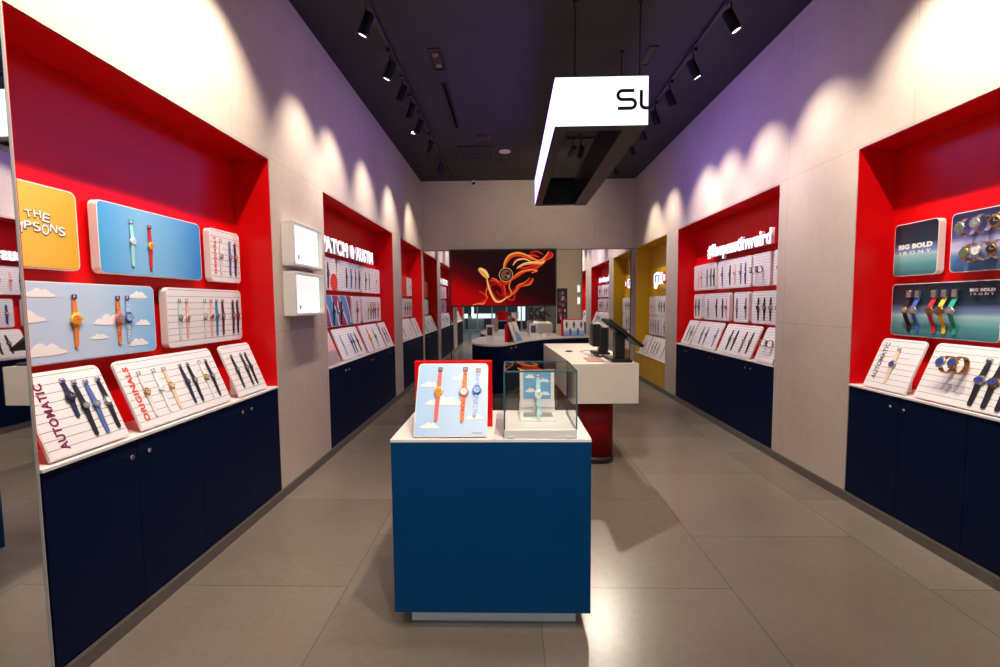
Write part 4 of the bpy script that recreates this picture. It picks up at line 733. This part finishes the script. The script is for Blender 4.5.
# right-hand panel of six watches
an = math.radians(14); PM3 = frame((1.235, 8.66, CT+0.006+0.158), (1, 0, 0), (0, math.sin(an), math.cos(an)), (0, -math.cos(an), math.sin(an)))
M['bluefade'] = mat_grad('white_to_blue_print', 1, [(0, (0.10, 0.30, 0.72)), (0.28, (0.30, 0.50, 0.82)), (0.42, (0.78, 0.78, 0.82)), (1, (0.80, 0.78, 0.79))], -0.16, 0.16)
panel(PM3, 0.40, 0.325, 'bluefade', 'blue and white panel of dark watches at right end of curved counter', 'panels standing on the counters', thick=0.012, stand=False, r=0.015)
for i, (u, v) in enumerate([(-0.14, 0.07), (0.0, 0.07), (0.14, 0.07), (-0.075, -0.06), (0.075, -0.06)]):
    watch(PM3 @ T(u, v, 0.0008), 'black', 'black', 'grey', f'black watch, {["upper left","upper middle","upper right","lower left","lower right"][i]} on the blue and white counter panel', 'watches on the blue and white counter panel', L=0.13, r=0.022, far=True)
b = MB(); b.box(1.005, 8.79, CT, 1.42, 8.83, 1.185, 0, 0.002); tag(b.build('panel_holder', M['red']), 'red holder behind the blue and white panel near the mirror', 'holder')
def card(x, y, w, h, pic, label):
    t = thing('framed_card', label, 'card stand', T(x, y, CT)); MB().box(-w/2, -0.06, 0, w/2, 0.06, 0.02, 0, 0.002).build('base', M['white'], t)
    MB().box(-w/2, 0.0, 0.02, w/2, 0.014, h, 0, 0.002).build('card', M['white'], t); MB().box(-w*0.36, -0.002, h*0.36, w*0.36, 0.0, h*0.86).build('picture', pic, t)
card(-0.355, 7.62, 0.125, 0.29, mat('dark_brown_picture', (0.05, 0.02, 0.015), 0.4), 'small white framed card with dark picture on curved counter left end')
card(0.43, 8.35, 0.135, 0.27, mat('violet_picture', (0.06, 0.06, 0.16), 0.4, noise=0.6, nscale=30), 'small white framed card behind the blue disc panel')
b = MB(); b.box(-0.05, -0.04, 0, 0.05, 0.04, 0.05, 0, 0.004); tag(b.build('display_block', M['white'], None, T(0.66, 8.62, CT)), 'small white block on the curved counter between card and blue panel', 'block')

# ------------------------------------------------------------------ wall screen with its picture
t = thing('wall_screen', 'wide black-framed screen with red and gold flame picture on the mirror wall', 'screen', frame((-0.143, YB-0.004, 2.02), (1, 0, 0), (0, 0, 1), (0, -1, 0)))
SW, SH = 2.16, 1.16
MB().box(-SW/2, -SH/2, 0, SW/2, SH/2, 0.062, 0, 0.004).build('housing', M['blackp'], t)
m = mat('flame_backdrop', (0, 0, 0), 0.25, spec=0.08); N = NT(m); vec, s = N.xyz()
g = N.math('ADD', N.math('MULTIPLY', s[0], -0.42), N.math('MULTIPLY', s[1], -0.85)); g = N.math('ADD', g, 0.42)
c = N.ramp(g, [(0.0, (0.014, 0.003, 0.004)), (0.45, (0.020, 0.003, 0.004)), (0.72, (0.10, 0.001, 0.003)), (1.0, (0.50, 0.001, 0.004))]); N.l(c, N.p.inputs['Emission Color']); N.p.inputs['Emission Strength'].default_value = 0.8
MB().box(-SW/2+0.03, -SH/2+0.03, 0.062, SW/2-0.03, SH/2-0.03, 0.064).build('picture', m, t)
em = lambda n, c, s: mat(n, (0, 0, 0), 0.3, emit=c, es=s, spec=0.08)
FC = {'g': em('flame_gold', (0.85, 0.33, 0.06), 0.9), 'o': em('flame_orange', (0.72, 0.035, 0.008), 0.9), 'r': em('flame_red', (0.42, 0.004, 0.005), 0.9), 'd': em('flame_dark', (0.16, 0.006, 0.006), 0.8), 'y': em('flame_pale', (0.95, 0.58, 0.20), 0.9), 'k': em('bezel_dark', (0.03, 0.018, 0.014), 0.8), 'n': em('dial_brown', (0.16, 0.10, 0.07), 0.8)}
def P2(p): return ((p[0]-485)/800*2.13, (298-p[1])/445*1.14)
def ribbon(cols, pts, wd, lay):
    c = catmull([P2(p) for p in pts], 8); n = len(c); b = MB(); A, B = [], []
    for k in range(n):
        a = Vector(c[max(k-1, 0)]); e = Vector(c[min(k+1, n-1)]); d = (e-a).normalized(); q = k/(n-1); ww = wd/800*2.13/2*0.8*(math.sin(math.pi*min(1, max(0.06, q*0.94+0.03)))**0.55)
        nn = Vector((-d.y, d.x))*ww; A.append(Vector(c[k])+nn); B.append(Vector(c[k])-nn)
    z = 0.0642+lay*0.0006
    vs = [(p.x, p.y, z) for p in A]+[(p.x, p.y, z) for p in B]; b.add(vs, [[k, n+k, n+k+1, k+1] for k in range(n-1)])
    b2 = MB(); o = [(0.55*p.x+0.45*q.x, 0.55*p.y+0.45*q.y, z+0.0003) for p, q in zip(A, B)]; o2 = [(0.05*p.x+0.95*q.x, 0.05*p.y+0.95*q.y, z+0.0003) for p, q in zip(A, B)]
    b.add(o+o2, [[k, n+k, n+k+1, k+1] for k in range(n-1)], 1); return b.build('flame_ribbon', [FC[cols[0]], FC[cols[1]]], t)
ribbon('ro', [(250, 506), (310, 490), (360, 455), (330, 420), (300, 400)], 30, 0); ribbon('dr', [(285, 470), (330, 420), (370, 370), (400, 340)], 26, 0)
ribbon('og', [(250, 508), (300, 498), (330, 500), (350, 480)], 16, 1)
ribbon('ro', [(540, 320), (600, 275), (650, 240), (720, 222), (790, 175), (850, 100)], 46, 1); ribbon('og', [(560, 300), (610, 255), (690, 235), (745, 245), (700, 262)], 18, 2)
ribbon('go', [(492, 240), (505, 180), (540, 130), (600, 113), (660, 128), (710, 158)], 40, 2); ribbon('oy', [(560, 200), (590, 160), (650, 150), (700, 175)], 22, 1)
ribbon('yg', [(590, 225), (640, 195), (710, 182), (780, 185), (800, 160)], 26, 3); ribbon('og', [(680, 120), (720, 150), (760, 165), (800, 140), (835, 92)], 22, 3); ribbon('ro', [(770, 170), (820, 150), (855, 130), (850, 100)], 30, 2)
ribbon('or', [(690, 105), (740, 95), (790, 120)], 14, 2)
ribbon('ro', [(520, 450), (570, 410), (610, 360), (670, 345), (715, 300)], 42, 1); ribbon('go', [(540, 440), (580, 400), (600, 360), (650, 335), (690, 298)], 10, 2); ribbon('og', [(640, 362), (690, 350), (716, 312)], 9, 2)
ribbon('or', [(480, 330), (490, 390), (498, 450)], 40, 1); ribbon('go', [(545, 315), (530, 370), (548, 420), (520, 460)], 14, 2); ribbon('or', [(575, 430), (560, 470), (520, 465)], 16, 2)
ribbon('or', [(385, 320), (420, 325), (455, 345), (480, 380)], 36, 1); ribbon('go', [(395, 300), (430, 310), (450, 335)], 10, 2)
ribbon('gy', [(362, 290), (372, 350), (395, 420), (430, 480), (475, 478), (525, 440)], 22, 3); ribbon('ok', [(378, 310), (392, 380), (420, 445), (455, 475)], 10, 4); ribbon('go', [(372, 360), (355, 410), (362, 460)], 8, 2)
ribbon('rd', [(300, 440), (350, 400), (380, 360), (430, 350)], 30, 0); ribbon('rd', [(430, 400), (470, 440), (540, 420), (590, 380)], 34, 0); ribbon('or', [(600, 215), (650, 225), (720, 205), (770, 190)], 22, 2); ribbon('ro', [(640, 150), (700, 120), (760, 140)], 24, 1); ribbon('or', [(450, 320), (500, 345), (545, 330)], 26, 1)
ribbon('yg', [(300, 225), (330, 245), (352, 270), (372, 300)], 58, 4)
b = MB(); cx, cy = P2((508, 275)); b.lathe([(0.142, 0.068), (0.142, 0.0686)], 32, 3, T(cx, cy, 0)); b.lathe([(0.130, 0.0687), (0.130, 0.0690)], 32, 0, T(cx, cy, 0)); b.lathe([(0.098, 0.0691), (0.098, 0.0693)], 32, 1, T(cx, cy, 0))
for px, py, r_, c_ in ((0.035, 0.03, 0.035, 0), (-0.04, 0.02, 0.028, 2), (0.0, -0.045, 0.03, 0), (0.045, -0.03, 0.018, 3)): b.lathe([(r_, 0.0694), (r_, 0.0696)], 18, c_, T(cx+px, cy+py, 0))
b.build('pictured_dial', [FC['k'], FC['n'], FC['r'], FC['g']], t)

PC = [(0.45, 0.03, 0.05), (0.30, 0.10, 0.25), (0.06, 0.05, 0.12), (0.55, 0.35, 0.30), (0.20, 0.05, 0.12), (0.62, 0.55, 0.5)]
t = thing('poster_strip', 'narrow dark colourful poster on the beige door beside the screen', 'poster', T(1.055, YB-0.012, 1.44))
MB().box(-0.105, -0.006, -0.36, 0.105, 0, 0.36).build('backing', M['blackp'], t)
random.seed(5); b = MB(); pm = [mat('poster_ink', c, 0.5) for c in PC]
for k in range(22): x, z = random.uniform(-0.1, 0.04), random.uniform(-0.34, 0.28); b.box(x, -0.0075-0.0001*k, z, x+random.uniform(0.03, 0.06), -0.006, z+random.uniform(0.03, 0.08), random.randrange(6))
b.build('print', pm, t)
for z, q in ((1.785, 'upper'), (1.545, 'lower')):  # white boxes with glowing covers stand in for the lit showcases' reflection
    t = thing('reflection_box', f'small white box standing in for a reflected showcase on the beige door, {q} of two', 'reflection stand-in', T(1.385, YB-0.012, z), 'white boxes standing in for a reflection on the beige door')
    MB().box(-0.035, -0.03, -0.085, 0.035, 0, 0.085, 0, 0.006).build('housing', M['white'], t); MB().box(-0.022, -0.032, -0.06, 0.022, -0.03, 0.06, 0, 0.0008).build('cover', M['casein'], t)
# ------------------------------------------------------------------ the mall outside, seen in the mirrors
b = MB(); b.box(-9, -9.2, 0, -3.4, -9, 5); b.box(1.9, -6.2, 0, 9, -6, 5); struct('wall_mall', b, M['wallb'])
b = MB(); b.box(-9, -11, 4.8, 9, Y0, 5.0); struct('ceiling_mall', b, mat('mall_ceiling', (0.6, 0.6, 0.6), 0.7))
b = MB(); b.box(XL-2.5, Y0-0.02, 0, XL-0.40, Y0+0.3, 4.8); b.box(XR+0.40, Y0-0.02, 0, XR+2.5, Y0+0.3, 4.8); b.box(XL-0.4, Y0-0.02, ZC+0.15, XR+0.4, Y0+0.3, 4.8); struct('wall_front', b, M['wallb'])
M['mallwhite'] = mat('lit_shop_panel', (0.8, 0.8, 0.8), 0.5, emit=(0.85, 0.97, 1.0), es=1.2)
t = thing('shop_window', 'glazed shop across the mall, seen in the back mirror', 'shop front')
b = MB()
for x in (-3.4, -2.6, -1.8, -1.0, -0.2, 0.6, 1.3): b.box(x-0.035, -6.05, 0, x+0.035, -5.97, 2.9)
b.box(-3.4, -6.05, 2.9, 1.9, -5.97, 3.1).box(-3.4, -6.05, 0, 1.9, -5.97, 0.1); b.build('mullions', M['alu'], t)
MB().box(-3.4, -8.9, 0, 1.9, -8.8, 4.5).build('back_wall', mat('dark_teal_wall', (0.03, 0.05, 0.06), 0.5), t)
for i, (x, z, w_, h_) in enumerate([(-2.9, 0.75, 0.9, 0.35), (-1.5, 0.7, 1.3, 0.25), (0.62, 0.55, 0.40, 0.95), (-2.1, 0.85, 0.12, 0.8)]): MB().box(x-w_/2, -6.6, z, x+w_/2, -6.5, z+h_).build('lit_panel', M['mallwhite'], t)
for i, (x, w_) in enumerate([(-2.3, 1.6), (-0.5, 1.0)]): MB().box(x-w_/2, -7.2, 0, x+w_/2, -6.7, 0.8).build('shop_counter', mat('shop_counter_grey', (0.3, 0.36, 0.36), 0.3), t)
cols = [(0.5, 0.05, 0.05), (0.7, 0.3, 0.15), (0.1, 0.12, 0.3), (0.6, 0.5, 0.4), (0.35, 0.03, 0.06), (0.7, 0.65, 0.6)]
cm = [mat('poster_colour', c, 0.5) for c in cols]
t = thing('poster_board', 'colourful poster board across the mall, seen in the back mirror', 'poster'); MB().box(2.45, -5.99, 0.55, 3.15, -5.94, 2.35).build('board', M['blackp'], t)
random.seed(3)
b = MB()
for k in range(28): x, z = 2.5+random.random()*0.5, 0.65+random.random()*1.5; b.box(x, -5.938, z, x+0.1+random.random()*0.08, -5.934-0.001*random.random(), z+0.06+random.random()*0.12, random.randrange(6))
b.build('print', cm, t)
t = thing('goods_rack', 'rack of colourful goods across the mall, seen in the back mirror', 'rack'); b = MB()
for z in (0.45, 0.85, 1.25, 1.62): b.box(0.95, -5.9, z, 1.85, -5.6, z+0.03)
for x in (0.95, 1.82): b.box(x, -5.9, 0, x+0.03, -5.6, 1.65)
b.build('shelves', M['blackp'], t)
b = MB()
for z in (0.48, 0.88, 1.28):
    for k in range(8): b.box(0.99+k*0.105, -5.8, z, 1.07+k*0.105, -5.65, z+0.12+random.random()*0.15, random.randrange(6))
b.build('goods', cm, t)
